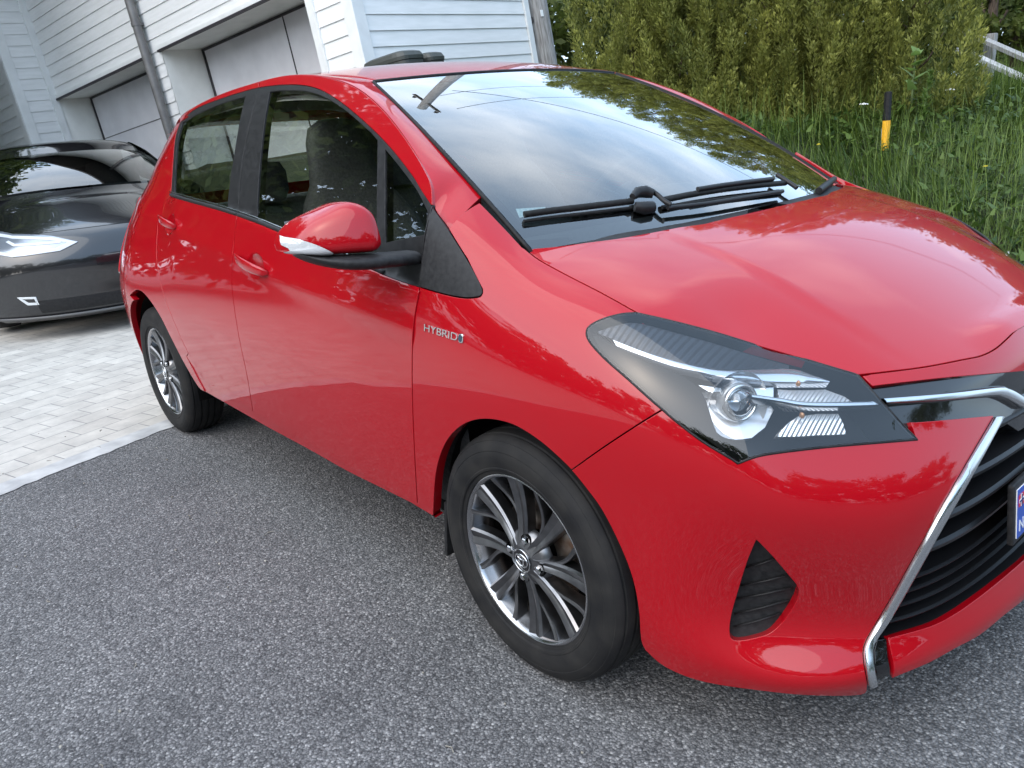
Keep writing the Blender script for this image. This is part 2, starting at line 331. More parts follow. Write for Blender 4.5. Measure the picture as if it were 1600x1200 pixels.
# ------------------------------------------------------------------ finding where a line of sight meets a surface
def px_proj(P):
    q = P-CAM; z = q@CD
    return np.stack([800+FPX*(q@CR)/z, 600-FPX*(q@CU)/z], -1)
_samp = {}
def trace(S, pts, ub=None, vb=None):
    """(u,v) on surface S seen at each sight line; entries ('p',u,v) pass through"""
    ub = ub or S.ub; vb = vb or S.vb; key = (id(S), ub, vb)
    if key not in _samp:
        U, V = np.meshgrid(np.linspace(*ub, 220), np.linspace(*vb, 220), indexing='ij'); P = S(U, V)
        q = px_proj(P); n = np.cross(np.gradient(P, axis=0), np.gradient(P, axis=1)); face = np.einsum('ijk,ijk->ij', n, CAM-P)
        if S.flip: face = -face
        _samp[key] = (U, V, q, face, np.linalg.norm(P-CAM, axis=-1))
    U, V, q, face, dist = _samp[key]; out = []
    for p in pts:
        if len(p) == 3: out.append((p[1], p[2])); continue
        d2 = np.hypot(q[..., 0]-p[0], q[..., 1]-p[1]); d2 = d2+np.where(face < 0, 60, 0)
        k = np.unravel_index(d2.argmin(), d2.shape); uv = np.array([U[k], V[k]]); best = uv; be = 1e9
        for _ in range(14):
            h = 1e-4
            f0 = px_proj(S(uv[0:1], uv[1:2]))[0]-p; e = np.hypot(*f0)
            if e < be: best, be = uv.copy(), e
            fu = (px_proj(S(uv[0:1]+h, uv[1:2]))[0]-p-f0)/h; fv = (px_proj(S(uv[0:1], uv[1:2]+h))[0]-p-f0)/h
            J = np.stack([fu, fv], 1)
            try: st = np.linalg.solve(J, -f0)
            except np.linalg.LinAlgError: break
            lim = .08*max(ub[1]-ub[0], vb[1]-vb[0]); m_ = np.abs(st).max()
            if m_ > lim: st *= lim/m_
            uv = uv+st; uv[0] = min(max(uv[0], ub[0]), ub[1]); uv[1] = min(max(uv[1], vb[0]), vb[1])
        if be > 3: print('trace miss', p, best, round(be, 1))
        out.append(tuple(best))
    return out
def pts3(S, uv):
    uv = np.array(uv); return S(uv[:, 0], uv[:, 1])

# ------------------------------------------------------------------ trimmed panels
def chaikin(poly, n=1, closed=True, keep=()):
    for _ in range(n):
        q = []
        L = len(poly)
        for i in range(L):
            a, b = np.array(poly[i]), np.array(poly[(i+1) % L])
            q += [tuple(a*.75+b*.25), tuple(a*.25+b*.75)]
        poly = q
    return poly
def smooth_line(pts, n=4):
    """Catmull-Rom through the points"""
    P = np.array(pts, float); out = []
    for i in range(len(P)-1):
        p0, p1, p2, p3 = P[max(i-1, 0)], P[i], P[i+1], P[min(i+2, len(P)-1)]
        for k in range(n):
            t = k/n
            out.append(tuple(.5*((2*p1)+(-p0+p2)*t+(2*p0-5*p1+4*p2-p3)*t*t+(-p0+3*p1-3*p2+p3)*t**3)))
    out.append(tuple(P[-1])); return out
def inside(poly, X, Y):
    P = np.array(poly); r = np.zeros(X.shape, bool); j = len(P)-1
    for i in range(len(P)):
        xi, yi, xj, yj = *P[i], *P[j]
        c = ((yi > Y) != (yj > Y)) & (X < (xj-xi)*(Y-yi)/((yj-yi) if yj != yi else 1e-12)+xi); r ^= c; j = i
    return r
def surf_frame(S, uv):
    h = 1e-4; u, v = uv[:, 0], uv[:, 1]
    P = S(u, v); Pu = (S(u+h, v)-S(u-h, v))/(2*h); Pv = (S(u, v+h)-S(u, v-h))/(2*h)
    n = np.cross(Pu, Pv); n /= np.maximum(np.linalg.norm(n, axis=1), 1e-12)[:, None]
    if S.flip: n = -n
    return P, Pu, Pv, n
def _resample(S, poly, step):
    P = np.array(poly, float); out = []
    for i in range(len(P)):
        a, b = P[i], P[(i+1) % len(P)]; L = np.linalg.norm(S(b[0:1], b[1:2])-S(a[0:1], a[1:2])); k = max(1, int(math.ceil(L/step)))
        if L < 1e-6: continue
        for t in range(k): out.append(a+(b-a)*t/k)
    return np.array(out)
def _shrink(S, poly, g, keep_open):
    """pull a trim line inwards by g metres along the surface"""
    _, Pu, Pv, _ = surf_frame(S, poly); m = np.array([np.linalg.norm(Pu, axis=1), np.linalg.norm(Pv, axis=1)]).T
    a = poly*m.mean(0)
    area = .5*np.sum(a[:, 0]*np.roll(a[:, 1], -1)-np.roll(a[:, 0], -1)*a[:, 1]); sg = 1 if area > 0 else -1
    t = np.roll(a, -1, 0)-np.roll(a, 1, 0); L = np.linalg.norm(t, axis=1); L[L == 0] = 1; t /= L[:, None]
    nin = np.stack([-t[:, 1], t[:, 0]], 1)*sg
    gg = np.full(len(poly), g); gg[keep_open] = 0
    return poly+nin*gg[:, None]/m, nin, sg
def panel_geo(S, polys, step=.02, gap=.0026, depth=.026, off=0., open_w=False, gridmap=None):
    """polys: list of (outer, [holes]) in (u,v); returns verts, normals, faces"""
    VV, NN, FF = [], [], []
    for outer, holes in polys:
        loops = []
        for li, lp in enumerate([outer]+list(holes)):
            lp = _resample(S, lp, step)
            ko = np.zeros(len(lp), bool)
            if open_w: ko = np.abs(S(lp[:, 0], lp[:, 1])[:, 1]) < 2e-3
            q, nin, sg = _shrink(S, lp, gap if li == 0 else -gap, ko)
            loops.append((q, ko))
        allp = np.concatenate([l[0] for l in loops]); E = []; b = 0
        for q, _ in loops:
            n = len(q); E += [(b+i, b+(i+1) % n) for i in range(n)]; b += n
        u0, v0 = allp.min(0); u1, v1 = allp.max(0)
        mid = allp.mean(0)[None]; _, Pu, Pv, _ = surf_frame(S, allp[::max(1, len(allp)//40)])
        su = step/np.linalg.norm(Pu, axis=1).mean(); sv = step/np.linalg.norm(Pv, axis=1).mean()
        gu, gv = np.meshgrid(np.arange(u0+su*.5, u1, su), np.arange(v0+sv*.5, v1, sv), indexing='ij'); gu = gu.ravel(); gv = gv.ravel()
        ins = inside(loops[0][0], gu, gv)
        for q, _ in loops[1:]: ins &= ~inside(q, gu, gv)
        gu, gv = gu[ins], gv[ins]
        if len(gu):
            dd = np.min(((gu[:, None]-allp[None, :, 0])/su)**2+((gv[:, None]-allp[None, :, 1])/sv)**2, axis=1); gu, gv = gu[dd > .3], gv[dd > .3]
        pts = [Vector((a/su, c/sv)) for a, c in allp]+[Vector((a/su, c/sv)) for a, c in zip(gu, gv)]
        vo, eo, fo, _, _, _ = delaunay_2d_cdt(pts, E, [], 0, 1e-5)
        uv = np.array([(p[0]*su, p[1]*sv) for p in vo]); tri = np.array([f for f in fo if len(f) == 3])
        cx = uv[tri].mean(1); k = inside(loops[0][0], cx[:, 0], cx[:, 1])
        for q, _ in loops[1:]: k &= ~inside(q, cx[:, 0], cx[:, 1])
        tri = tri[k]
        P, Pu, Pv, n = surf_frame(S, uv); P = P+n*off
        fn = np.cross(P[tri[:, 1]]-P[tri[:, 0]], P[tri[:, 2]]-P[tri[:, 0]]); fl = np.einsum('ij,ij->i', fn, n[tri[:, 0]]) < 0
        tri[fl] = tri[fl][:, ::-1]
        base = len(VV); VV += list(P); NN += list(n); FF += [tuple(base+i for i in t) for t in tri]
        if depth > 0:
            for li, (q, ko) in enumerate(loops):
                P, Pu, Pv, n = surf_frame(S, q); P = P+n*off
                T = np.roll(P, -1, 0)-np.roll(P, 1, 0); T /= np.maximum(np.linalg.norm(T, axis=1), 1e-9)[:, None]
                O = np.cross(T, n)
                m = (q-np.roll(q, 1, 0)); ar = np.sum(q[:, 0]*np.roll(q[:, 1], -1)-np.roll(q[:, 0], -1)*q[:, 1])
                sgn = 1 if ar > 0 else -1
                if S.flip: sgn = -sgn
                if li > 0: sgn = -sgn
                O *= sgn
                r = min(.0012, gap if gap > 0 else .001); L = len(q); b = len(VV)
                VV += list(P); NN += list(n)
                VV += list(P+O*r*.7-n*r*.4); s = O+n; NN += list(s/np.maximum(np.linalg.norm(s, axis=1), 1e-9)[:, None])
                VV += list(P+O*r-n*r); NN += list(O)
                VV += list(P+O*r-n*depth); NN += list(O)
                for i in range(L):
                    j = (i+1) % L
                    if ko[i] and ko[j]: continue
                    for rr in range(3):
                        f = (b+rr*L+i, b+rr*L+j, b+(rr+1)*L+j, b+(rr+1)*L+i)
                        FF.append(f if sgn*(-1 if S.flip else 1) < 0 or True else f[::-1])
    return np.array(VV), np.array(NN), FF
def fix_wind(V, N, F):
    out = []
    for f in F:
        a, b, c = V[f[0]], V[f[1]], V[f[2]]; fn = np.cross(b-a, c-a)
        out.append(f if fn@(N[f[0]]+N[f[1]]+N[f[2]]) >= 0 else f[::-1])
    return out
def mirror_geo(V, N, F): return V*[1, -1, 1], N*[1, -1, 1], [f[::-1] for f in F]
def panel(name, S, polys, m, parent, side='R', **kw):
    """side R = the side towards the viewer, L = its mirror image, B = both halves in one mesh"""
    V, N, F = panel_geo(S, polys, **kw); F = fix_wind(V, N, F)
    if side == 'B':
        V2, N2, F2 = mirror_geo(V, N, F); k = len(V)
        V = np.concatenate([V, V2]); N = np.concatenate([N, N2]); F = list(F)+[tuple(i+k for i in f) for f in F2]
    elif side == 'L': V, N, F = mirror_geo(V, N, F)
    return mesh_obj(name, V, F, m, parent, True, N)
def mirrored(o, parent=None):
    """the same part for the other side of the car"""
    me = o.data.copy(); n = len(me.vertices); co = np.empty(n*3); me.vertices.foreach_get('co', co); co = co.reshape(-1, 3)*[1, -1, 1]
    nn = np.zeros((n, 3)); nl = len(me.loops); cn = np.empty(nl*3); me.corner_normals.foreach_get('vector', cn); vi = np.empty(nl, int); me.loops.foreach_get('vertex_index', vi)
    nn[vi] = cn.reshape(-1, 3)
    F = [tuple(p.vertices)[::-1] for p in me.polygons]; mats = list(me.materials); mi = [p.material_index for p in me.polygons]; sm = [p.use_smooth for p in me.polygons]
    has = me.has_custom_normals
    q = mesh_obj(o.name.split('.')[0], co, F, mats, parent, True, nn*[1, -1, 1] if has else None)
    q.data.polygons.foreach_set('material_index', mi); q.data.polygons.foreach_set('use_smooth', sm)
    if not has: q.data.set_sharp_from_angle(angle=R(40))
    for ch in list(o.children): mirrored(ch, q)
    return q
def fix_normals(o):
    bm = bmesh.new(); bm.from_mesh(o.data); bmesh.ops.recalc_face_normals(bm, faces=bm.faces); bm.to_mesh(o.data); bm.free()
# ------------------------------------------------------------------ ground: road, paved drive, kerb strip, grass bank
def sheet(name, pts, z, m, kind='structure'):
    o = mesh_obj(name, [(x, y, z) for x, y in pts], [tuple(range(len(pts)))], m, None, False); o['kind'] = kind; return o
def asphalt():
    m = mat('asphalt', (.1, .1, .1), .8, spec=.35); n, l, b = nodes(m)
    t = n.new('ShaderNodeTexCoord')
    def vor(s, f='F1', out='Color'):
        v = n.new('ShaderNodeTexVoronoi'); v.inputs['Scale'].default_value = s; v.feature = f; l.new(t.outputs['Object'], v.inputs['Vector']); return v
    v1 = vor(165); v2 = vor(320); v3 = vor(70)
    def ramp(src, stops):
        r = n.new('ShaderNodeValToRGB'); e = r.color_ramp.elements
        while len(e) < len(stops): e.new(.5)
        for q, (p, c) in zip(e, stops): q.position = p; q.color = (*c, 1)
        l.new(src, r.inputs[0]); return r
    sep = n.new('ShaderNodeSeparateColor'); l.new(v1.outputs['Color'], sep.inputs[0])
    sep2 = n.new('ShaderNodeSeparateColor'); l.new(v2.outputs['Color'], sep2.inputs[0])
    c1 = ramp(sep.outputs[0], [(0, (.040, .041, .044)), (.4, (.085, .086, .090)), (.75, (.16, .16, .165)), (.92, (.27, .27, .275)), (1, (.42, .42, .42))])
    c2 = ramp(sep2.outputs[0], [(0, (.032, .033, .036)), (.6, (.095, .096, .10)), (1, (.22, .22, .225))])
    k = n.new('ShaderNodeMix'); k.data_type = 'RGBA'; k.inputs[0].default_value = .5; l.new(c1.outputs[0], k.inputs[6]); l.new(c2.outputs[0], k.inputs[7])
    # binder showing dark between the stones
    d = ramp(v1.outputs['Distance'], [(0, (1, 1, 1)), (.45, (.95, .95, .95)), (.75, (.45, .45, .46))])
    q = n.new('ShaderNodeMix'); q.data_type = 'RGBA'; q.blend_type = 'MULTIPLY'; q.inputs[0].default_value = .8; l.new(k.outputs[2], q.inputs[6]); l.new(d.outputs[0], q.inputs[7])
    # broad dusty patches
    z = n.new('ShaderNodeTexNoise'); z.inputs['Scale'].default_value = 1.3; z.inputs['Detail'].default_value = 8; l.new(t.outputs['Object'], z.inputs['Vector'])
    zr = ramp(z.outputs['Fac'], [(.25, (.92, .91, .90)), (.40, (1.26, 1.24, 1.21)), (.60, (1.42, 1.39, 1.35)), (.78, (1.9, 1.86, 1.80))])
    w = n.new('ShaderNodeMix'); w.data_type = 'RGBA'; w.blend_type = 'MULTIPLY'; w.inputs[0].default_value = 1; l.new(q.outputs[2], w.inputs[6]); l.new(zr.outputs[0], w.inputs[7])
    l.new(w.outputs[2], b.inputs['Base Color'])
    r = n.new('ShaderNodeMapRange'); r.inputs[3].default_value = .6; r.inputs[4].default_value = .9; l.new(sep.outputs[1], r.inputs[0]); l.new(r.outputs[0], b.inputs['Roughness'])
    a = n.new('ShaderNodeMath'); a.operation = 'MULTIPLY_ADD'; a.inputs[1].default_value = -.9; l.new(v1.outputs['Distance'], a.inputs[0]); l.new(sep.outputs[2], a.inputs[2])
    bp = n.new('ShaderNodeBump'); bp.inputs['Strength'].default_value = .75; bp.inputs['Distance'].default_value = .004; l.new(a.outputs[0], bp.inputs['Height']); l.new(bp.outputs[0], b.inputs['Normal'])
    return m
M['asphalt'] = asphalt()
sheet('road', [(-400, -400), (400, -400), (400, 400), (-400, 400)], 0., M['asphalt'])
E0 = np.array([-2.364, -1.576]); ED = np.array([-.219, .761]); ED /= np.linalg.norm(ED); EN = np.array([-ED[1], ED[0]])
M['kerb'] = noise_mix(mat('kerb_concrete', (.42, .42, .42), .85), (.34, .34, .34), (.50, .50, .49), 9, rough=(.8, .95), bump=.3, bscale=120, dist=.003)
rq = random.Random(3)
ep = [E0+ED*s+EN*(.005*math.sin(s*3.1)+.004*math.sin(s*11.3)+rq.uniform(-.007, .007)) for s in np.linspace(-14, 5, 420)]
kp = [E0+ED*s+EN*.13 for s in (5, -14)]
sheet('kerb_strip', [tuple(p) for p in ep]+[tuple(p) for p in kp], .0035, M['kerb'])
def pavers():
    m = mat('pavers', (.4, .4, .4), .85); n, l, b = nodes(m); t = n.new('ShaderNodeTexCoord'); mp = n.new('ShaderNodeMapping')
    mp.inputs['Rotation'].default_value = (0, 0, -math.atan2(ED[1], ED[0])); l.new(t.outputs['Object'], mp.inputs[0])
    k = n.new('ShaderNodeTexBrick'); k.inputs['Scale'].default_value = 1; k.inputs['Brick Width'].default_value = .21; k.inputs['Row Height'].default_value = .14; k.inputs['Mortar Size'].default_value = .003
    k.inputs['Mortar Smooth'].default_value = .3; k.inputs['Color1'].default_value = (.46, .435, .40, 1); k.inputs['Color2'].default_value = (.54, .515, .475, 1); k.inputs['Mortar'].default_value = (.25, .245, .24, 1)
    l.new(mp.outputs[0], k.inputs[0])
    z = n.new('ShaderNodeTexNoise'); z.inputs['Scale'].default_value = 5; z.inputs['Detail'].default_value = 10; z.inputs['Roughness'].default_value = .7; l.new(t.outputs['Object'], z.inputs['Vector'])
    r = n.new('ShaderNodeValToRGB'); r.color_ramp.elements[0].position = .3; r.color_ramp.elements[1].position = .72; r.color_ramp.elements[0].color = (.72, .72, .72, 1); r.color_ramp.elements[1].color = (1.15, 1.15, 1.13, 1); l.new(z.outputs['Fac'], r.inputs[0])
    w = n.new('ShaderNodeMix'); w.data_type = 'RGBA'; w.blend_type = 'MULTIPLY'; w.inputs[0].default_value = 1; l.new(k.outputs['Color'], w.inputs[6]); l.new(r.outputs[0], w.inputs[7]); l.new(w.outputs[2], b.inputs['Base Color'])
    bp = n.new('ShaderNodeBump'); bp.inputs['Strength'].default_value = .6; bp.inputs['Distance'].default_value = .004; bp.invert = True; l.new(k.outputs['Fac'], bp.inputs['Height']); l.new(bp.outputs[0], b.inputs['Normal'])
    return m
M['pavers'] = pavers()
sheet('driveway', [tuple(E0+ED*5+EN*.128), tuple(E0+ED*-14+EN*.128), tuple(E0+ED*-14+EN*14), tuple(E0+ED*5+EN*14)], .0020, M['pavers'])
_bk = cubic([2.4, 2.75, 3.06, 3.6, 4.2, 5.2, 6.0, 6.8, 9, 14], [-.08, .02, .17, .40, .62, .90, 1.05, 1.12, 1.12, 1.1])
def bankz(x, y):
    nn = (np.asarray(y, float)-np.asarray(x, float))*.7071
    return (_bk(np.clip(nn, 2.4, 14))+.05*np.sin(x*2.3+y*1.1)*np.cos(y*2.9-x)+.10)*sst((np.asarray(y)-.95)/.9)-.10
M['soil'] = noise_mix(mat('bank_soil', (.03, .035, .015), .95), (.020, .028, .010), (.045, .050, .022), 7, bump=.5, bscale=40, dist=.02)
gx, gy = np.meshgrid(np.linspace(-13, 9, 90), np.linspace(.95, 20, 76), indexing='ij'); gz = bankz(gx, gy); ny_ = gx.shape[1]
bank = mesh_obj('grass_bank', np.stack([gx.ravel(), gy.ravel(), gz.ravel()], 1), [(i*ny_+j, (i+1)*ny_+j, (i+1)*ny_+j+1, i*ny_+j+1) for i in range(gx.shape[0]-1) for j in range(ny_-1)], M['soil']); bank['kind'] = 'structure'

# ------------------------------------------------------------------ leaves and grass
def leaf_mat(name, lo, hi, trans=.35, rough=.55, attr=True):
    """leaf: each blade carries its own tone between lo and hi"""
    m = bpy.data.materials.new(name); m.use_nodes = True; n, l = m.node_tree.nodes, m.node_tree.links; b = n['Principled BSDF']
    a = n.new('ShaderNodeAttribute'); a.attribute_name = 'tone'; r = n.new('ShaderNodeValToRGB'); r.color_ramp.elements[0].color = (*lo, 1); r.color_ramp.elements[1].color = (*hi, 1)
    l.new(a.outputs['Fac'], r.inputs[0]); l.new(r.outputs[0], b.inputs['Base Color']); b.inputs['Roughness'].default_value = rough; b.inputs['Specular IOR Level'].default_value = .35
    t = n.new('ShaderNodeBsdfTranslucent'); l.new(r.outputs[0], t.inputs['Color']); x = n.new('ShaderNodeMixShader'); x.inputs[0].default_value = trans
    l.new(b.outputs[0], x.inputs[1]); l.new(t.outputs[0], x.inputs[2]); l.new(x.outputs[0], n['Material Output'].inputs[0]); return m
def cloud_mesh(name, V, F, tone, m, parent=None):
    """fast mesh from arrays: V (n,3), F (k,4) or (k,3), tone per face"""
    me = bpy.data.meshes.new(name); nv, nf, k = len(V), len(F), F.shape[1]
    me.vertices.add(nv); me.vertices.foreach_set('co', np.ascontiguousarray(V, dtype=np.float32).ravel()); me.loops.add(nf*k); me.loops.foreach_set('vertex_index', np.ascontiguousarray(F, dtype=np.int32).ravel())
    me.polygons.add(nf); me.polygons.foreach_set('loop_start', np.arange(0, nf*k, k, dtype=np.int32)); me.update(calc_edges=True)
    at = me.attributes.new('tone', 'FLOAT', 'FACE'); at.data.foreach_set('value', np.asarray(tone, dtype=np.float32)); me.materials.append(m)
    return link(bpy.data.objects.new(name, me), parent)
G = np.random.default_rng(11)
def blades(P, L, W, az, lean, tone, seg=3, curl=.9):
    """bent grass blades rooted at P"""
    n = len(P); d = np.stack([np.cos(az), np.sin(az), 0*az], 1); s = np.stack([-np.sin(az), np.cos(az), 0*az], 1); V = np.zeros((n, (seg+1)*2, 3)); c = P.copy()
    for i in range(seg+1):
        t = i/seg; w = W*(1-t**1.6)*.5+.0004; V[:, 2*i] = c-s*w[:, None]; V[:, 2*i+1] = c+s*w[:, None]
        ang = lean+curl*lean*t*1.6+.12; st = L/seg
        c = c+d*(np.sin(ang)*st)[:, None]+np.array([0, 0, 1])*(np.cos(ang)*st)[:, None]
    F = np.concatenate([np.stack([np.arange(n)*(seg+1)*2+2*i, np.arange(n)*(seg+1)*2+2*i+1, np.arange(n)*(seg+1)*2+2*i+3, np.arange(n)*(seg+1)*2+2*i+2], 1) for i in range(seg)])
    return V.reshape(-1, 3), F, np.tile(tone, seg)
M['grass'] = leaf_mat('grass_blade', (.022, .055, .010), (.17, .24, .045), .3, .5)
def scatter(n, x0, x1, y0, y1, keep):
    x = G.uniform(x0, x1, n); y = G.uniform(y0, y1, n); k = keep(x, y); x, y = x[k], y[k]; return np.stack([x, y, bankz(x, y)-.01], 1)
def infield(x, y): nn = (y-x)*.7071; return (nn > 2.62) & (nn < 8.6) & (y > 1.5) & (y < 10.5)
P = scatter(105000, -5.2, 2.4, 1.5, 10.5, infield)
clump = .5+.5*np.sin(P[:, 0]*3.1+1.3*np.sin(P[:, 1]*2.2))*np.cos(P[:, 1]*2.7+1.1*np.sin(P[:, 0]*1.7))
n_ = len(P); L = G.uniform(.10, .28, n_)*(.65+.75*clump); az = G.uniform(0, 6.28, n_)*.55+2.2*np.sin(P[:, 0]*1.2+P[:, 1]*.9)
V1, F1, t1 = blades(P, L, G.uniform(.004, .010, n_), az, G.uniform(.1, .75, n_), np.clip(G.normal(.35, .2, n_)+.25*(clump-.5), 0, 1))
# broad-leaved weeds between the blades
P2 = scatter(26000, -5.2, 2.4, 1.5, 10.5, infield); c2 = np.sin(P2[:, 0]*1.9+2)*np.cos(P2[:, 1]*1.6+.5); P2 = P2[c2 > -.1]; n2 = len(P2); P2[:, 2] += G.uniform(.02, .20, n2)
V2, F2, t2 = blades(P2, G.uniform(.05, .12, n2), G.uniform(.022, .05, n2), G.uniform(0, 6.28, n2), G.uniform(.5, 1.3, n2), np.clip(G.normal(.25, .16, n2), 0, 1), seg=3, curl=.5)
F2 = F2+len(V1)
P3_ = scatter(5200, -5.2, 2.4, 1.5, 10.5, infield); n3 = len(P3_)     # flowering stalks
V3, F3, t3 = blades(P3_, G.uniform(.35, .62, n3), G.uniform(.0025, .005, n3), G.uniform(0, 6.28, n3), G.uniform(.02, .25, n3), np.clip(G.normal(.8, .15, n3), 0, 1), seg=3)
F3 = F3+len(V1)+len(V2)
gr_ = cloud_mesh('grass', np.concatenate([V1, V2, V3]), np.concatenate([F1, F2, F3]), np.concatenate([t1, t2, t3]), M['grass']); tag(gr_, 'long green grass and weeds covering the bank below the hedge', 'grass', kind='stuff')

def pix(px, depth): d = CD+CR*((px[0]-800)/FPX)+CU*((600-px[1])/FPX); return CAM+d*depth
def on_bank(px):
    """where a sight line first meets the bank"""
    d = CD+CR*((px[0]-800)/FPX)+CU*((600-px[1])/FPX); t = np.linspace(3.5, 14, 2200); Q = CAM+d*t[:, None]; k = np.argmax(Q[:, 2] < bankz(Q[:, 0], Q[:, 1])); return Q[k]
M['weed'] = leaf_mat('weed_leaf', (.06, .13, .025), (.17, .26, .06), .4)
M['stalk'] = mat('weed_stalk', (.09, .13, .04), .7)
M['petal'] = mat('white_flower', (.75, .76, .72), .7)
M['petal_y'] = mat('yellow_flower', (.75, .60, .04), .7)
def weed(base, h, nleaf, ll, lw, label, lean=.35, spread=1., drop=.5, cat='plant', group=None, name='wild_plant', tone=.5, top=1.):
    r = tag(empty(name, tuple(base)), label, cat, group)
    bm = bmesh.new(); bend = Vector((G.uniform(-.12, .12), G.uniform(-.12, .12), 0))
    st = [Vector((0, 0, -.03))]+[bend*(t*t)*h+Vector((0, 0, h*t)) for t in np.linspace(.1, 1, 8)]; tube_bm(bm, st, [.005, .004, .003, .0015], 6); bm_obj('stem', bm, M['stalk'], r, True)
    t = G.uniform(.12, top, nleaf); Pn = np.array([list(bend*(q*q)*h+Vector((0, 0, h*q))) for q in t]); a = np.arange(nleaf)*2.4
    V, F, tn = blades(Pn, ll*(1.1-.6*t)*G.uniform(.8, 1.2, nleaf), np.full(nleaf, lw), a, G.uniform(lean, lean+.5, nleaf), np.clip(G.normal(tone, .15, nleaf), 0, 1), seg=4, curl=drop); cloud_mesh('leaves', V, F, tn, M['weed'], r); return r
weed(on_bank((1300, 175)), .50, 60, .30, .020, 'tall feathery bright green plant arching out against the hedge foot', .25, drop=1.1, tone=.75)
weed(on_bank((1425, 150)), .20, 12, .09, .040, 'broad-leaved pale sapling sprouting from the foot of the hedge', .6, drop=.3, tone=.85)
weed(on_bank((1440, 205)), .50, 70, .11, .022, 'dense upright leafy weed just right of the marker post', .5, drop=.5, tone=.7)
weed(on_bank((1520, 170)), .38, 40, .16, .016, 'small drooping weed in the grass below the wooden rails', .5, tone=.55)
def flower(base, h, m, rr, label, cat='flower', group='white flower heads in the grass'):
    r = tag(empty('wildflower', tuple(base)), label, cat, group); bm = bmesh.new(); tube_bm(bm, [(0, 0, -.02), (.01, .01, h*.5), (.015, .0, h)], .0025, 5); bm_obj('stem', bm, M['stalk'], r, True)
    bm = bmesh.new()
    for i in range(26):
        a = i*2.4; q = rr*math.sqrt(i/26); bmesh.ops.create_icosphere(bm, subdivisions=1, radius=rr*.16, matrix=Matrix.Translation((.015+q*math.cos(a), q*math.sin(a), h+.25*(rr-q)+G.uniform(-.004, .004))))
    bm_obj('flower_head', bm, m, r, True); return r
for px in ((1345, 212), (1478, 190)):
    flower(on_bank(px), .26, M['petal'], .035, {1345: 'white flat flower head beside the marker post, on its left', 1478: 'white flower head in the grass right of the marker post', 1560: 'white flower head near the right edge of the bank'}[px[0]])
for px in ((1275, 262), (1532, 300)):
    flower(on_bank(px), .18, M['petal_y'], .014, {1275: 'small yellow flower above the rear corner of the bonnet', 1532: 'small yellow flower low on the right of the bank'}[px[0]], group='yellow flowers in the grass')

# marker post
mp_ = on_bank((1382, 243)); MK = tag(empty('marker_post', tuple(mp_)), 'thin roadside marker post, black above and yellow below, in the grass', 'marker post')
sc_ = float((mp_-CAM)@CD)/FPX; mr = 6.0*sc_
def prism(name, z0, z1, r, m, parent, top=0):
    bm = bmesh.new(); tube_bm(bm, [(0, 0, z0), (0, 0, z1)]+([(0, 0, z1+top)] if top else []), [r, r, r*.5] if top else r, 8); return bm_obj(name, bm, m, parent, False)
prism('post_base', -.12, 8*sc_, mr*.9, M['black_plastic'], MK); prism('yellow_band', 8*sc_, 52*sc_, mr, noise_mix(mat('yellow_reflective', (.80, .42, .02), .4), (.70, .36, .02), (.85, .46, .03), 40), MK)
prism('black_top', 52*sc_, 93*sc_, mr*.96, M['black_trim'], MK, .006); 
bm = bmesh.new(); box_bm(bm, (-mr*.78, -mr*.62, 28*sc_), (.004, .010, 26*sc_)); bm_obj('reflector', bm, mat('grey_reflector', (.45, .47, .5), .2, .5), MK)

# grit and clippings lying on the road
bm = bmesh.new()
for _ in range(150):
    x, y = G.uniform(-3.2, 1.6), G.uniform(-2.6, -.9)
    if G.uniform() < .75: bmesh.ops.create_icosphere(bm, subdivisions=1, radius=G.uniform(.002, .0045), matrix=Matrix.Translation((x, y, .002)) @ Matrix.Diagonal((1.4, 1, .7, 1)))
    else:
        a = G.uniform(0, 6.28); l_ = G.uniform(.008, .022); tube_bm(bm, [(x, y, .003), (x+l_*math.cos(a), y+l_*math.sin(a), .004), (x+1.8*l_*math.cos(a+.4), y+1.8*l_*math.sin(a+.4), .003)], .0013, 5)
tag(bm_obj('road_grit', bm, noise_mix(mat('grit', (.2, .18, .15), .9), (.10, .085, .06), (.42, .40, .36), 30), None, False), 'loose grit and dry clippings scattered on the asphalt beside the car', 'grit', kind='stuff')

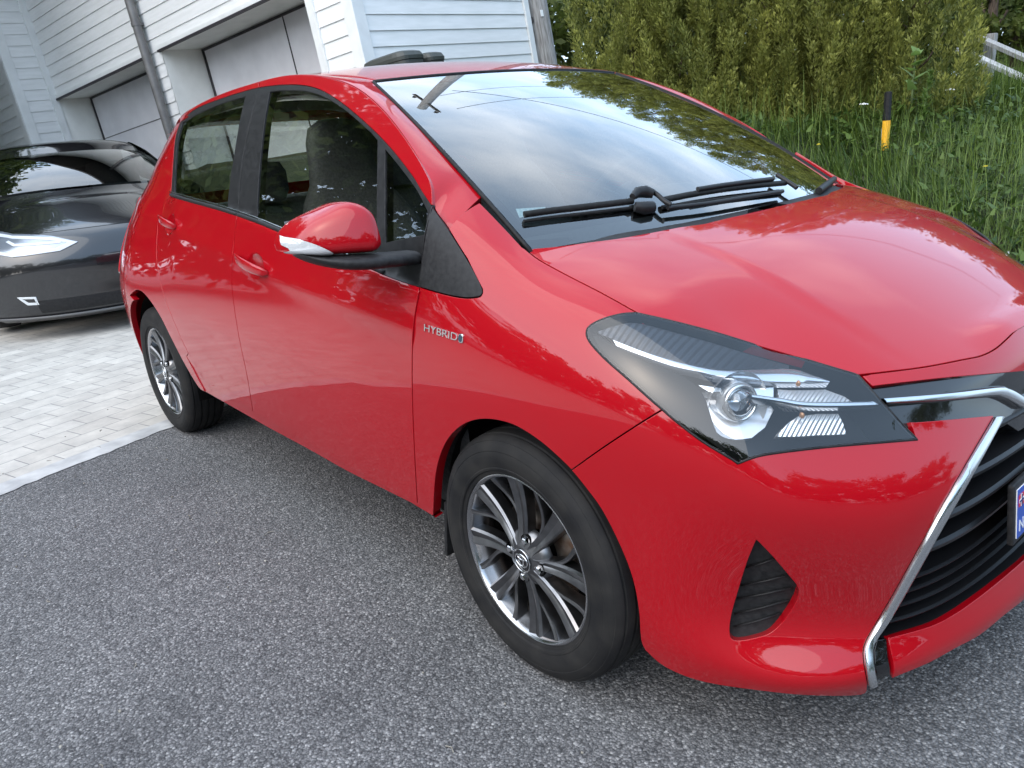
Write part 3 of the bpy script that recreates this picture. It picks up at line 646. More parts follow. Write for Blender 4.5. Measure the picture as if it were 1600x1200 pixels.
# ------------------------------------------------------------------ thuja hedge, one shrub at a time
M['thuja'] = leaf_mat('thuja_spray', (.085, .108, .024), (.36, .37, .085), .3, .6)
M['bark'] = noise_mix(mat('bark', (.09, .06, .045), .9), (.06, .04, .03), (.15, .11, .08), 18, bump=.6, bscale=40, dist=.01, stretch=(3, 3, .6))
def thuja_mesh(name, h, r0, seed, nplume=460, per=150):
    g = np.random.default_rng(seed); Vs, Fs, Ts = [], [], []
    z = h*g.beta(1.0, 1.25, nplume)*.98; a = g.uniform(0, 6.28, nplume); prof = r0*(1-(z/h)**2.2)**.75*(1+.10*np.sin(a*3+z*2)); rr = prof*np.sqrt(g.uniform(.45, 1.05, nplume))
    C = np.stack([rr*np.cos(a), rr*np.sin(a), z], 1)
    pl = g.uniform(.22, .46, nplume); pw = g.uniform(.05, .10, nplume); out = np.stack([np.cos(a), np.sin(a), 0*a], 1)
    ax = out*g.uniform(.10, .5, nplume)[:, None]+np.array([0, 0, 1.])+g.normal(0, .10, (nplume, 3)); ax /= np.linalg.norm(ax, axis=1)[:, None]
    base_t = np.clip(g.normal(.45, .17, nplume), 0, 1)
    idx = np.repeat(np.arange(nplume), per); n = len(idx); s = g.uniform(-.5, .5, n); ph = g.uniform(0, 6.28, n)
    wid = pw[idx]*np.sqrt(np.clip(1-(2*s)**2, 0, 1))*(1-.5*(s+.5))*np.sqrt(g.uniform(.2, 1, n))
    e1 = np.cross(ax, [0, 0.3, 1.]); e1 /= np.linalg.norm(e1, axis=1)[:, None]; e2 = np.cross(ax, e1)
    rad = e1[idx]*np.cos(ph)[:, None]+e2[idx]*np.sin(ph)[:, None]
    Q = C[idx]+ax[idx]*(s*pl[idx])[:, None]+rad*wid[:, None]
    d = ax[idx]*1.0+rad*g.uniform(.25, .9, n)[:, None]+g.normal(0, .22, (n, 3)); d /= np.linalg.norm(d, axis=1)[:, None]
    sd = np.cross(d, rad+g.normal(0, .3, (n, 3))); sd /= np.maximum(np.linalg.norm(sd, axis=1), 1e-6)[:, None]
    L = g.uniform(.022, .054, n); W = L*g.uniform(.22, .38, n)
    V = np.stack([Q, Q+d*(L*.5)[:, None]+sd*W[:, None]*.5, Q+d*L[:, None], Q+d*(L*.5)[:, None]-sd*W[:, None]*.5], 1).reshape(-1, 3)
    F = np.arange(n*4).reshape(-1, 4); T = np.clip(base_t[idx]+.22*(s+.1)+g.normal(0, .10, n), 0, 1)
    return V, F, T
protos = []
def thuja(pos, h, k, label, rz, sc):
    r = tag(empty('thuja', tuple(pos), rz), label, 'hedge shrub', 'thuja shrubs of the hedge'); r.scale = (sc[0], sc[0], sc[1])
    if len(protos) < 3:
        V, F, T = thuja_mesh('crown', 3.6, .60, 20+len(protos)); c = cloud_mesh('crown', V, F, T, M['thuja'], r)
        bm = bmesh.new(); tube_bm(bm, [(0, 0, -.2), (.02, 0, 1.2), (0, .02, 3.2)], [.06, .045, .01], 8)
        for i in range(16):
            z = .2+i*.19; a = i*2.4; tube_bm(bm, [(0, 0, z), (.2*math.cos(a), .2*math.sin(a), z+.12), (.40*math.cos(a)*(1-z/4), .40*math.sin(a)*(1-z/4), z+.34)], [.014, .009, .003], 5)
        t = bm_obj('trunk', bm, M['bark'], r, True); protos.append((c.data, t.data))
    else:
        c0, t0 = protos[k % 3]; link(bpy.data.objects.new('crown', c0), r); link(bpy.data.objects.new('trunk', t0), r)
    return r
HA, HB_ = np.array([-4.50, 5.02]), np.array([-2.20, 6.10]); names = ['against the utility pole', 'second from the utility pole', 'third from the utility pole', 'middle one of the row', 'above the tall feathery plant', 'next to last before the wooden rails', 'last of the row, before the wooden rails']
for i in range(7):
    p = HA+(HB_-HA)*i/6; p = p+np.array([rnd.uniform(-.07, .07), rnd.uniform(-.07, .07)])
    thuja((p[0], p[1], float(bankz(p[0], p[1]))-.05), 3.6, i, 'green thuja shrub of the clipped hedge, '+names[i], rnd.uniform(0, 6.28), (rnd.uniform(.98, 1.12), rnd.uniform(.95, 1.06)))

# ------------------------------------------------------------------ broad-leaved trees (behind the rails; a wood across the road)
M['leaf'] = leaf_mat('tree_leaf', (.040, .066, .014), (.18, .21, .045), .5)
def tree_cloud(seed, h, rad, ncl, per, leaf, zlo=.3):
    g = np.random.default_rng(seed); C = g.normal(0, 1, (ncl, 3)); C /= np.linalg.norm(C, axis=1)[:, None]; C *= (g.uniform(.35, 1, ncl)**.6)[:, None]
    C = C*[rad, rad, h*(1-zlo)/2]+[0, 0, h*(1+zlo)/2]; cr = g.uniform(.10, .22, ncl)*rad*1.3; idx = np.repeat(np.arange(ncl), per); n = len(idx)
    o = g.normal(0, .55, (n, 3))*[1, 1, .7]; Q = C[idx]+o*cr[idx][:, None]; d = g.normal(0, 1, (n, 3))+[0, 0, -.3]; d /= np.linalg.norm(d, axis=1)[:, None]
    s = np.cross(d, g.normal(0, 1, (n, 3))); s /= np.linalg.norm(s, axis=1)[:, None]; L = leaf*g.uniform(.6, 1.3, n); W = L*.5
    V = np.stack([Q, Q+d*(L*.5)[:, None]+s*W[:, None]*.5, Q+d*L[:, None], Q+d*(L*.5)[:, None]-s*W[:, None]*.5], 1).reshape(-1, 3)
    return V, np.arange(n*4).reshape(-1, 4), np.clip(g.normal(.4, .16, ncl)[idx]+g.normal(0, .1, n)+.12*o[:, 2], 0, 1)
def tree(pos, h, rad, seed, label, ncl=130, per=70, leaf=.16, zlo=.25, group=None, cat='tree', name='leafy_tree'):
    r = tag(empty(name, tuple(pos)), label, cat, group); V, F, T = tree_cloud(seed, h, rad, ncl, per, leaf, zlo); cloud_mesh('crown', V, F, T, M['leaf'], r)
    bm = bmesh.new(); tube_bm(bm, [(0, 0, -.3), (.05, .05, h*.35), (0, .1, h*.8)], [.16*h/6, .11*h/6, .03], 10); g = random.Random(seed)
    for i in range(7):
        a = i*2.4; z = h*(.25+.07*i); tube_bm(bm, [(0, 0, z), (rad*.4*math.cos(a), rad*.4*math.sin(a), z+h*.08), (rad*.75*math.cos(a), rad*.75*math.sin(a), z+h*.2)], [.05*h/6, .03*h/6, .01], 6)
    bm_obj('trunk', bm, M['bark'], r, True); return r
for px, D, h, rd, sd, lb in (((1590, 40), 13.5, 5.2, 1.5, 41, 'dark bushy tree behind the wooden rails at the top right corner'), ((1545, 5), 11.2, 3.6, .55, 42, 'young tree with light leaves between the hedge end and the rails')):
    q = pix(px, D); tree((q[0], q[1], float(bankz(q[0], q[1]))-.1), h, rd, sd, lb, leaf=.10 if sd == 42 else .13, ncl=170 if sd == 41 else 60, per=90, zlo=.05)
q = pix((1020, -160), 13); tree((q[0], q[1], 1.6), 5.4, 2.0, 43, 'tall tree standing behind the hedge', leaf=.14, ncl=110)
Vs, Fs, Ts, b_ = [], [], [], 0
wr = np.random.default_rng(5)
for i in range(30):                                              # the wood across the road, behind the viewer
    a = R(-182+i*7.2); tall = i < 5; D = (13 if tall else 21)+wr.uniform(-1.5, 4); V, F, T = tree_cloud(100+i, wr.uniform(8.5, 10) if tall else wr.uniform(5.5, 8.5), 3.2, 90 if tall else 60, 110, .34, .03)
    V = V+[D*math.cos(a)-.5, D*math.sin(a)-1, 0]; Vs.append(V); Fs.append(F+b_); Ts.append(T); b_ += len(V)
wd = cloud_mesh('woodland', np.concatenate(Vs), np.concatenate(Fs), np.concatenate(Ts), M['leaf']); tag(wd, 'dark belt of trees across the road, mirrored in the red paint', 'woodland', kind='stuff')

Vs, Fs, Ts, b_ = [], [], [], 0
for i in range(14):                                              # further trees beyond the hedge, seen only through its gaps
    a = R(90+i*5.0); D = 17+wr.uniform(-1, 3); V, F, T = tree_cloud(200+i, wr.uniform(4.2, 5.2), 2.4, 60, 80, .26, .0)
    Vs.append(V+[D*math.cos(a), D*math.sin(a), .5]); Fs.append(F+b_); Ts.append(T); b_ += len(V)
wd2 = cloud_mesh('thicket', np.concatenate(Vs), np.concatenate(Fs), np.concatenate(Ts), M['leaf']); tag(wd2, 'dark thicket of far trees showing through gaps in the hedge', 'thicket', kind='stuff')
# wooden rails at the top right
M['grey_wood'] = noise_mix(mat('weathered_wood', (.30, .29, .28), .85), (.20, .19, .18), (.40, .39, .38), 5, bump=.4, bscale=14, dist=.006, stretch=(14, 14, 1.2))
M['pale_wood'] = noise_mix(mat('pale_weathered_wood', (.5, .5, .5), .8), (.42, .42, .42), (.60, .60, .60), 6, bump=.4, bscale=30, dist=.004)
RF = tag(empty('rail_fence', tuple(pix((1541, 96), 9.0))), 'weathered wooden rail fence running downhill past the hedge end', 'fence'); rf0 = np.array(RF.location)
def rail(name, a, b, da, db, wdt, ht, m):
    A, B = pix(a, da)-rf0, pix(b, db)-rf0; B = A+(B-A)*4; A = A-(B-A)*.12; d = Vector(B-A); bm = bmesh.new(); box_bm(bm, Vector((A+B)/2), (d.length, wdt, ht), d.to_track_quat('X', 'Z').to_matrix(), bev=.006); bm_obj(name, bm, m, RF)
rail('rail', (1536, 62), (1600, 90), 9.0, 8.4, .09, .045, M['grey_wood']); rail('rail', (1530, 91), (1600, 123), 8.95, 8.35, .10, .045, M['pale_wood'])
bm = bmesh.new(); A = Vector(pix((1544, 78), 9.05)-rf0); box_bm(bm, A+Vector((0, .05, -.30)), (.11, .10, .95), bev=.006); bm_obj('fence_post', bm, M['grey_wood'], RF)
bm = bmesh.new(); A = Vector(pix((1720, 140), 7.9)-rf0); box_bm(bm, A+Vector((0, .05, -.30)), (.11, .10, .95), bev=.006); bm_obj('fence_post', bm, M['grey_wood'], RF)
# ------------------------------------------------------------------ white timber house with two garages (own axes: x along the garage front, y into the house, z up)
HC = np.array([-5.681752, 2.402040, 2.205268]); HM = np.array([[.977059, -.195249, -.085046], [.190007, .979564, -.065971], [.096189, .048298, .994191]])
HOUSE = tag(empty('house'), 'white timber-clad house with two recessed garage doors', 'house')
HOUSE.matrix_world = Matrix([list(map(float, HM[i]))+[float(HC[i])] for i in range(3)]+[[0, 0, 0, 1]])
M['white_board'] = noise_mix(mat('white_cladding', (.80, .81, .80), .55), (.76, .77, .76), (.84, .845, .84), 3, rough=(.45, .6), bump=.08, bscale=60, dist=.003, stretch=(1, 1, 8))
M['white_trim'] = noise_mix(mat('white_trim', (.78, .79, .78), .5), (.74, .75, .74), (.81, .82, .81), 6)
M['door_white'] = noise_mix(mat('garage_door', (.72, .71, .74), .5), (.69, .68, .71), (.76, .75, .78), 4, bump=.05, bscale=90, dist=.002)
M['reveal'] = noise_mix(mat('reveal_render', (.80, .80, .76), .7), (.76, .76, .72), (.83, .83, .79), 5)
M['flashing'] = mat('dark_flashing', (.05, .045, .05), .5, .3)
M['pipe'] = noise_mix(mat('downpipe_grey', (.16, .155, .155), .45, .2), (.13, .125, .125), (.20, .195, .19), 8)
PITCH_B = .1455
def cladding(rects, plane, o=0., face=-1):
    """clapboards on plane 'y' (facing -y) or 'x' (facing +x); rects (a0,a1,z0,z1)"""
    V, F = [], []
    for a0, a1, z0, z1 in rects:
        k = math.floor((z0-.59)/PITCH_B)
        while .59+k*PITCH_B < z1-1e-4:
            b, t = .59+k*PITCH_B, .59+(k+1)*PITCH_B; zb, zt = max(b, z0), min(t, z1)
            def dep(z): return .0155-.012*(z-b)/PITCH_B
            def pt(a, z, d): return (a, o-d, z) if plane == 'y' else (o+d, a, z)
            i = len(V); V += [pt(a0, zb, dep(zb)), pt(a1, zb, dep(zb)), pt(a1, zt, dep(zt)), pt(a0, zt, dep(zt)), pt(a0, zb, 0.002), pt(a1, zb, 0.002)]
            F += [(i, i+1, i+2, i+3), (i+4, i+5, i+1, i)]; k += 1
    return V, F
def clad_obj(name, rects, plane, o=0.):
    V, F = cladding(rects, plane, o); ob = mesh_obj(name, V, F, M['white_board'], HOUSE, False); fix_normals_h(ob, plane); return ob
def fix_normals_h(o, plane):
    want = Vector((0, -1, 0)) if plane == 'y' else Vector((1, 0, 0)); bm = bmesh.new(); bm.from_mesh(o.data)
    for f in bm.faces:
        if f.normal.dot(want+Vector((0, 0, -.3))) < 0: f.normal_flip()
    bm.to_mesh(o.data); bm.free()
def hbox(name, x, y, z, m, bev=.003, parent=None):
    bm = bmesh.new(); box_bm(bm, ((x[0]+x[1])/2, (y[0]+y[1])/2, (z[0]+z[1])/2), (x[1]-x[0], y[1]-y[0], z[1]-z[0]), bev=bev); return bm_obj(name, bm, m, parent or HOUSE)
TOP = 2.75; BOT = -2.3
clad_obj('front_cladding', [(-6.42, 0, .59, TOP), (-3.74, -3.385, BOT, .59), (-.505, 0, BOT, .59)], 'y')
clad_obj('gable_cladding', [(0, 2.72, BOT, TOP)], 'x')
clad_obj('wing_cladding', [(-.53, -.0, BOT, TOP)], 'x', -6.42)
clad_obj('wing_cladding', [(-13, -6.42, BOT, TOP)], 'y', -.53)
hbox('core_wall', (-13, -.02), (.95, 2.7), (BOT, TOP), M['white_trim'])
hbox('core_wall', (-13, -6.44), (-.51, .95), (BOT, TOP), M['white_trim']); hbox('core_wall', (-6.42, -.02), (.02, .95), (.60, TOP), M['white_trim'])
hbox('core_wall', (-3.74, -3.385), (.0, .95), (BOT, .60), M['reveal']); hbox('core_wall', (-.505, -.02), (.0, .95), (BOT, .60), M['reveal'])
hbox('soffit', (-6.42, -3.74), (-.004, .6), (.582, .588), M['reveal'], 0); hbox('soffit', (-3.385, -.505), (-.004, .6), (.582, .588), M['reveal'], 0)
hbox('reveal', (-6.44, -6.405), (.0, .6), (BOT, .58), M['reveal'], 0)
for a, b in ((-6.42, -3.72), (-3.42, -.45)): hbox('drip_edge', (a, b), (-.040, .0), (.568, .592), M['flashing'], .002); hbox('lintel_trim', (a, b), (-.034, .0), (.594, .640), M['white_trim'], .002)
# corner boards
hbox('corner_board', (-.115, .026), (-.030, .0), (BOT, TOP), M['white_trim']); hbox('corner_board', (.0, .030), (-.028, .115), (BOT, TOP), M['white_trim']); hbox('corner_board', (.0, .032), (2.66, 2.75), (BOT, TOP), M['white_trim'])
hbox('corner_board', (-6.43, -6.388), (-.56, -.43), (BOT, TOP), M['white_trim']); hbox('corner_board', (-6.42, -6.386), (-.10, -.002), (BOT, TOP), M['white_trim']); hbox('corner_board', (-6.55, -6.41), (-.565, -.53), (BOT, TOP), M['white_trim'])
for a in (-.61,): hbox('door_casing', (a-.0, a+.105), (-.032, .0), (BOT, .566), M['white_trim'])
# roof over it
V = [(-13.3, -.75, TOP-.02), (.2, -.75, TOP-.02), (.2, 1.3, TOP+.5), (-13.3, 1.3, TOP+.5), (.2, 3.0, TOP-.02), (-13.3, 3.0, TOP-.02)]
o = mesh_obj('roof', V+[(x, y, z+.14) for x, y, z in V], [(0, 1, 2, 3), (3, 2, 4, 5), (9, 8, 7, 6), (11, 10, 8, 9), (0, 6, 7, 1), (4, 10, 11, 5), (1, 7, 8, 2), (2, 8, 10, 4), (0, 3, 9, 6), (3, 5, 11, 9)], noise_mix(mat('roof_tile', (.06, .05, .05), .8), (.04, .035, .035), (.08, .07, .065), 20), HOUSE, False)
# garage doors
def gdoor(x0, x1, y, seams, vert):
    d = hbox('garage_door', (x0, x1), (y, y+.05), (BOT, .57), M['door_white'], .002)
    hbox('door_gasket', (x0-.005, x0+.035), (y-.012, y-.001), (BOT, .575), M['flashing'], .001, d); hbox('door_gasket', (x0+.035, x1), (y-.011, y-.001), (.548, .576), M['flashing'], .001, d)
    for z in seams: hbox('panel_joint', (x0+.036, x1), (y-.0035, y-.0005), (z-.007, z+.007), M['pipe'], .001, d)
    for x in vert: hbox('leaf_gap', (x-.010, x+.010), (y-.0045, y-.0005), (BOT, .547), M['flashing'], .001, d)
gdoor(-6.40, -3.745, .46, (-.02, -.52, -1.02), ()); gdoor(-3.38, -.51, .54, (), (-1.70,))
# downpipe
dp = tag(empty('downpipe'), 'dark grey downpipe between the two garage doors', 'downpipe'); dp.parent = None; dp.matrix_world = HOUSE.matrix_world @ Matrix.Translation((-3.585, -.10, 0))
bm = bmesh.new(); tube_bm(bm, [(0, 0, BOT), (0, 0, TOP)], .052, 20); bm_obj('pipe', bm, M['pipe'], dp, True, 50)
for z in (.9, 2.2, -.9):
    bm = bmesh.new(); tube_bm(bm, [(0, 0, z), (0, 0, z+.04)], .059, 20); box_bm(bm, (0, .06, z+.02), (.03, .08, .03)); bm_obj('bracket', bm, M['pipe'], dp, True, 40)
# two wheelie bins against the gable
def wbin(y0, y1, top, lab):
    r = tag(empty('wheelie_bin'), lab, 'bin', 'bins by the house gable'); r.matrix_world = HOUSE.matrix_world @ Matrix.Translation((.42, (y0+y1)/2, top-1.07)); w = (y1-y0)/2
    def sec(z, f): return [(.28*f*_sq(t)[0], w*f*_sq(t)[1], z) for t in np.linspace(0, 2*math.pi, 25)[:-1]]
    def _sq(t): c, s = math.cos(t), math.sin(t); return math.copysign(abs(c)**.45, c), math.copysign(abs(s)**.45, s)
    def stack(name, rows, m):
        n = 24; V = [p for q in rows for p in q]; F = [(i*n+k, i*n+(k+1) % n, (i+1)*n+(k+1) % n, (i+1)*n+k) for i in range(len(rows)-1) for k in range(n)]+[tuple(range(n))[::-1], tuple(range((len(rows)-1)*n, len(rows)*n))]
        return mesh_obj(name, V, F, m, r, False)
    stack('body', [sec(.06, .74), sec(.95, .96), sec(.955, 1.02), sec(.985, 1.02)], M['bin']); stack('lid', [sec(.990, 1.05), sec(1.02, 1.06), sec(1.055, .98), sec(1.07, .8)], M['bin'])
    for sg in (-1, 1):
        V, F = lathe([(0, -.025), (.1, -.025), (.1, .025), (0, .025)], 20); mesh_obj('wheel', np.array(V)+[-.2, sg*w*.8, .1], F, M['rubber'], r)
M['bin'] = mat('bin_plastic', (.045, .05, .045), .5)
wbin(-.215, .09, -.30, 'dark bin with its lid just above the car roof, nearest the house corner'); wbin(.12, .36, -.325, 'lower dark bin beside it, further from the house corner')
# utility pole and its wires
UP = tag(empty('utility_pole'), 'weathered grey wooden utility pole at the start of the hedge', 'utility pole'); pp = HC+HM @ np.array([.0, 2.97, 0]); UP.location = (pp[0]+.154, pp[1]+.12, .4); UP.rotation_euler = (R(3.8), R(-4.9), 0)
bm = bmesh.new(); tube_bm(bm, [(0, 0, -.5), (0, 0, 3), (0, 0, 9.2)], [.142, .135, .11], 28); bm_obj('pole', bm, M['grey_wood'], UP, True, 60)
bm = bmesh.new(); tube_bm(bm, [(-.7, .2, 8.6), (.7, -.2, 8.6)], .05, 8); bm_obj('crossarm', bm, M['grey_wood'], UP, True, 50)
for k in (-.6, 0, .6):
    bm = bmesh.new(); tube_bm(bm, [(k, -.28*k, 8.64), (k, -.28*k, 8.72), (k, -.28*k, 8.80), (k, -.28*k, 8.84)], [.03, .05, .05, .02], 12); bm_obj('insulator', bm, M['rubber'], UP, True, 40)
bm = bmesh.new(); tube_bm(bm, [(.03+.035*math.cos(t), -.150, 2.05+.035*math.sin(t)) for t in np.linspace(0, 6.28, 17)], .006, 6); bm_obj('ring_bolt', bm, M['flashing'], UP, True)
bm = bmesh.new(); box_bm(bm, (.135, -.06, 2.10), (.01, .04, .07)); bm_obj('pole_tag', bm, M['white_trim'], UP)
def wire(a, b, sag, lab, r=.012):
    P = [Vector(a)+(Vector(b)-Vector(a))*t+Vector((0, 0, -sag*4*t*(1-t))) for t in np.linspace(0, 1, 30)]; bm = bmesh.new(); tube_bm(bm, P, r, 6); tag(bm_obj('overhead_wire', bm, M['rubber'], None, True), lab, 'cable', 'overhead wires')
px_, py_ = pp[0]-.7, pp[1]+.2
wire((px_-.5, py_+.2, 9.05), (-16, 30, 9.6), .5, 'overhead wire on the left end of the pole crossarm'); wire((px_+.6, py_-.2, 9.05), (-14, 31, 9.4), .9, 'overhead wire on the right end of the pole crossarm'); wire((px_, py_, 8.0), (5, 30, 8.8), .8, 'lower overhead wire from the pole along the hedge', .016)
# ------------------------------------------------------------------ the black car on the drive
BC = tag(empty('parked_car', (-5.30, -.24, .03), R(-8)), 'glossy black car parked on the paved drive behind the red car', 'car')
M['black_paint'] = mat('black_paint', (.006, .006, .008), .25, 0, 1., .02)
M['bc_glass'] = glass_thin('dark_car_glass', (.30, .34, .33), 1.55, boost=1.2)
class Local:
    """symmetric loft: u = -1..1 across (positive = the car's right), v along the profile from the front lip back over the bonnet and roof"""
    ub = (-1, 1); vb = (0, 11); flip = False
    prof = [(-.03, .12, .80, .30), (.04, .20, .90, .42), (.05, .36, .93, .46), (.06, .52, .935, .50), (.03, .64, .93, .55), (-.10, .76, .92, .55), (-.45, .87, .905, .45), (-.80, .955, .88, .35), (-1.18, 1.03, .82, .20), (-1.95, 1.345, .66, .12), (-2.35, 1.45, .58, .08), (-3.3, 1.44, .56, .06)]
    drop = [.0, .0, .0, .0, .0, .05, .14, .16, .05, .05, .05, .06]
    def __init__(s): v = np.arange(12); s.f = [cubic(v, [p[i] for p in s.prof]) for i in range(4)]; s.d = cubic(v, s.drop)
    def __call__(s, u, v):
        u = np.asarray(u, float); v = np.asarray(v, float); a = np.abs(u); t = np.clip(v-8, 0, 1); on = (v > 8) & (v < 9)
        x, z, w, sw = [np.where(on, float(f(8.))*(1-t)+float(f(9.))*t, f(v)) for f in s.f]; z = z+np.where(on, .035*4*t*(1-t), 0); d = np.where(on, .05, s.d(v))
        return np.stack([x-sw*a**2.6, -w*u, z-d*a**3.0], -1)
BL = Local()
def bc_patch(name, u0, u1, v0, v1, m, parent, off=0., nu=36, nv=30):
    U, V = np.meshgrid(np.linspace(u0, u1, nu), np.linspace(v0, v1, nv), indexing='ij'); uv = np.stack([U.ravel(), V.ravel()], 1); P, _, _, n = surf_frame(BL, uv)
    if np.mean(n[:, 0]+n[:, 2]) < 0: n = -n
    P = P+n*off; F = [(i*nv+j, (i+1)*nv+j, (i+1)*nv+j+1, i*nv+j+1) for i in range(nu-1) for j in range(nv-1)]; o = mesh_obj(name, P, F, m, parent); fix_normals(o); return o
bc_patch('bumper', -1, 1, 0, 5.0, M['black_paint'], BC); bc_patch('bonnet', -.97, .97, 5.03, 7.98, M['black_paint'], BC); bc_patch('bumper_wing', .975, 1, 5.0, 8, M['black_paint'], BC); bc_patch('bumper_wing', -1, -.975, 5.0, 8, M['black_paint'], BC)
lipv = [BL(np.array([u]), np.array([.62]))[0]+np.array([.008, 0, -.01]) for u in np.linspace(-.98, .98, 50)]; bm = bmesh.new(); tube_bm(bm, lipv, .010, 8); bm_obj('bumper_lip', bm, mat('lip_grey', (.10, .10, .10), .4), BC, True)
bc_patch('lower_intake', -.62, .62, .9, 1.55, M['black_trim'], BC, .004)
bc_patch('windscreen', -.94, .94, 8.03, 9.0, M['bc_glass'], BC); bc_patch('roof', -1, 1, 9.0, 11, M['black_gloss'], BC); bc_patch('pillar', .94, 1, 8, 9.0, M['black_paint'], BC, .003); bc_patch('pillar', -1, -.94, 8, 9.0, M['black_paint'], BC, .003)
# sides, tail and glasshouse, closing the shell
for sg in (-1, 1):
    e = BL(np.full(40, float(sg)), np.linspace(0, 11, 40)); rows = []
    for k, (x, y, z) in enumerate(e):
        if z < 1.0 and x > -1.6: rows.append((x, y, z))
    xs = np.linspace(-.55, -4.6, 30); body = []
    for x in xs:
        t = min(1, (x+.55)/-.6); w = .90+.035*t-.10*max(0, (-x-3.9)/.7)**2
        body.append([(x, -sg*w*f, z) for z, f in ((.20, .95), (.45, .995), (.70, 1.0), (.86, .985), (.95+.05*t, .955))])
    loft_ = [[Vector(p) for p in r] for r in body]; n = 5; V = [p for r in body for p in r]; F = [(i*n+k, i*n+k+1, (i+1)*n+k+1, (i+1)*n+k) for i in range(29) for k in range(4)]
    o = mesh_obj('side_panel', V, F, M['black_paint'], BC); fix_normals(o)
    V = []; 
    for x in np.linspace(-1.30, -3.9, 20):
        zt = float(np.interp(-x, [1.30, 1.85, 2.35, 3.3, 3.9], [1.02, 1.30, 1.40, 1.38, 1.22])); V += [(x, -sg*.865, .99), (x, -sg*(.865-.27*(zt-.99)/.45), zt)]
    o = mesh_obj('side_window', V, [(2*i, 2*i+1, 2*i+3, 2*i+2) for i in range(19)], M['bc_glass'], BC)
    for x in (-.90, -3.75):
        pr = [(.20, -.08), (.24, -.112), (.30, -.112), (.33, -.08), (.335, 0), (.33, .08), (.30, .11)]; V, F = lathe(pr, 40); w_ = mesh_obj('wheel', np.array(V)*[1, sg, 1]+[x, -sg*.80, .335], F, M['tyre_b'] if 'tyre_b' in M else M['rubber'], BC); fix_normals(w_)
        V, F = lathe([(0, -.07), (.06, -.075), (.19, -.095), (.205, -.10)], 40); w2 = mesh_obj('rim', np.array(V)*[1, sg, 1]+[x, -sg*.80, .335], F, M['satin'], w_); fix_normals(w2)
bm = bmesh.new(); box_bm(bm, (-2.6, 0, .30), (3.9, 1.55, .2)); box_bm(bm, (-4.3, 0, .72), (.5, 1.6, .62), bev=.12); box_bm(bm, (-3.2, 0, .80), (2.0, 1.5, .3)); box_bm(bm, (-1.35, 0, .93), (.35, 1.5, .12)); bm_obj('floor', bm, M['dark'], BC)
V = [(-3.3, w, 1.42) for w in (-.54, .54)]+[(-4.25, w, 1.02) for w in (-.70, .70)]; mesh_obj('rear_window', V, [(0, 1, 3, 2)], M['bc_glass'], BC, False)
for y in (-.38, .38):
    bm = bmesh.new(); box_bm(bm, (-2.15, y, .92), (.16, .46, .62), bev=.06); box_bm(bm, (-2.22, y, 1.27), (.10, .26, .20), bev=.05); bm_obj('seat', bm, M['interior'], BC, True, 60)
# head lamps, lower lamps, black lower intake line
def on_bl(px): return trace_local(px)
def bl_uv(pts):
    """sight lines onto the black car's nose"""
    mw = BC.matrix_basis; A = np.array(mw.to_3x3()); tl = np.array(mw.translation)
    class W:
        ub = (-1, 1); vb = (.0, 8.0); flip = False
        def __call__(s, u, v): return BL(u, v) @ A.T+tl
    s = W(); return trace(s, pts)
class BLp:
    ub = BL.ub; vb = BL.vb
    def __init__(s, f): s.flip = f
    def __call__(s, u, v): return BL(u, v)
bpy.context.view_layer.update()
_t = surf_frame(BL, np.array([[0., 3.]]))[3][0]; BLP = BLp(_t[0] < 0)
for nm, outline, m, off in (('headlight', [(-30, 362), (20, 366), (80, 369), (122, 378), (95, 391), (60, 396), (40, 399), (20, 401), (-10, 396), (-30, 390)], M['lamp_dark_b'] if 'lamp_dark_b' in M else M['black_gloss'], .004),):
    uv = bl_uv(outline); h = panel(nm, BLP, [(uv, [])], mat('black_car_lamp', (.30, .34, .40), .15, .6), BC, 'R', off=off, gap=0, depth=.01)
    panel('light_strip', BLP, [(bl_uv([(-30, 366), (20, 369.5), (80, 372), (121, 378.5), (94, 392), (60, 397), (40, 400), (20, 402), (-10, 397), (-10, 393), (20, 397), (40, 394.5), (60, 392), (88, 387.5), (106, 379), (78, 376), (20, 373.5), (-30, 370)]), [])], mat('lamp_strip_white', (.55, .58, .63), .3), h, 'R', off=off+.003, gap=0, depth=.004)
    panel('light_strip', BLP, [(bl_uv([(14, 377), (24, 382), (60, 380), (95, 377), (95, 380), (60, 383.5), (22, 385.5), (10, 379)]), [])], M['lamp_strip_b'] if 'lamp_strip_b' in M else mat('lamp_strip_white2', (.55, .58, .63), .3), h, 'R', off=off+.003, gap=0, depth=.004)
fl_ = panel('fog_lamp', BLP, [(bl_uv([(27, 465), (56, 464), (62, 476), (44, 477)]), [bl_uv([(35, 467.5), (54, 467), (57, 473), (45, 473.5)])])], mat('fog_surround', (.75, .78, .80), .25, .5), BC, 'R', off=.004, gap=0, depth=.01)
for src in (h, fl_):
    pass
# ------------------------------------------------------------------ the red hatchback
CAR = tag(empty('hatchback'), 'bright red five-door hatchback parked on the grey asphalt in front', 'car')
sl = smooth_line
def both(name, S, polys, m, parent=None, lab=None, **kw):
    o = panel(name, S, polys, m, parent or CAR, 'R', **kw); q = mirrored(o, parent or CAR)
    return o, q
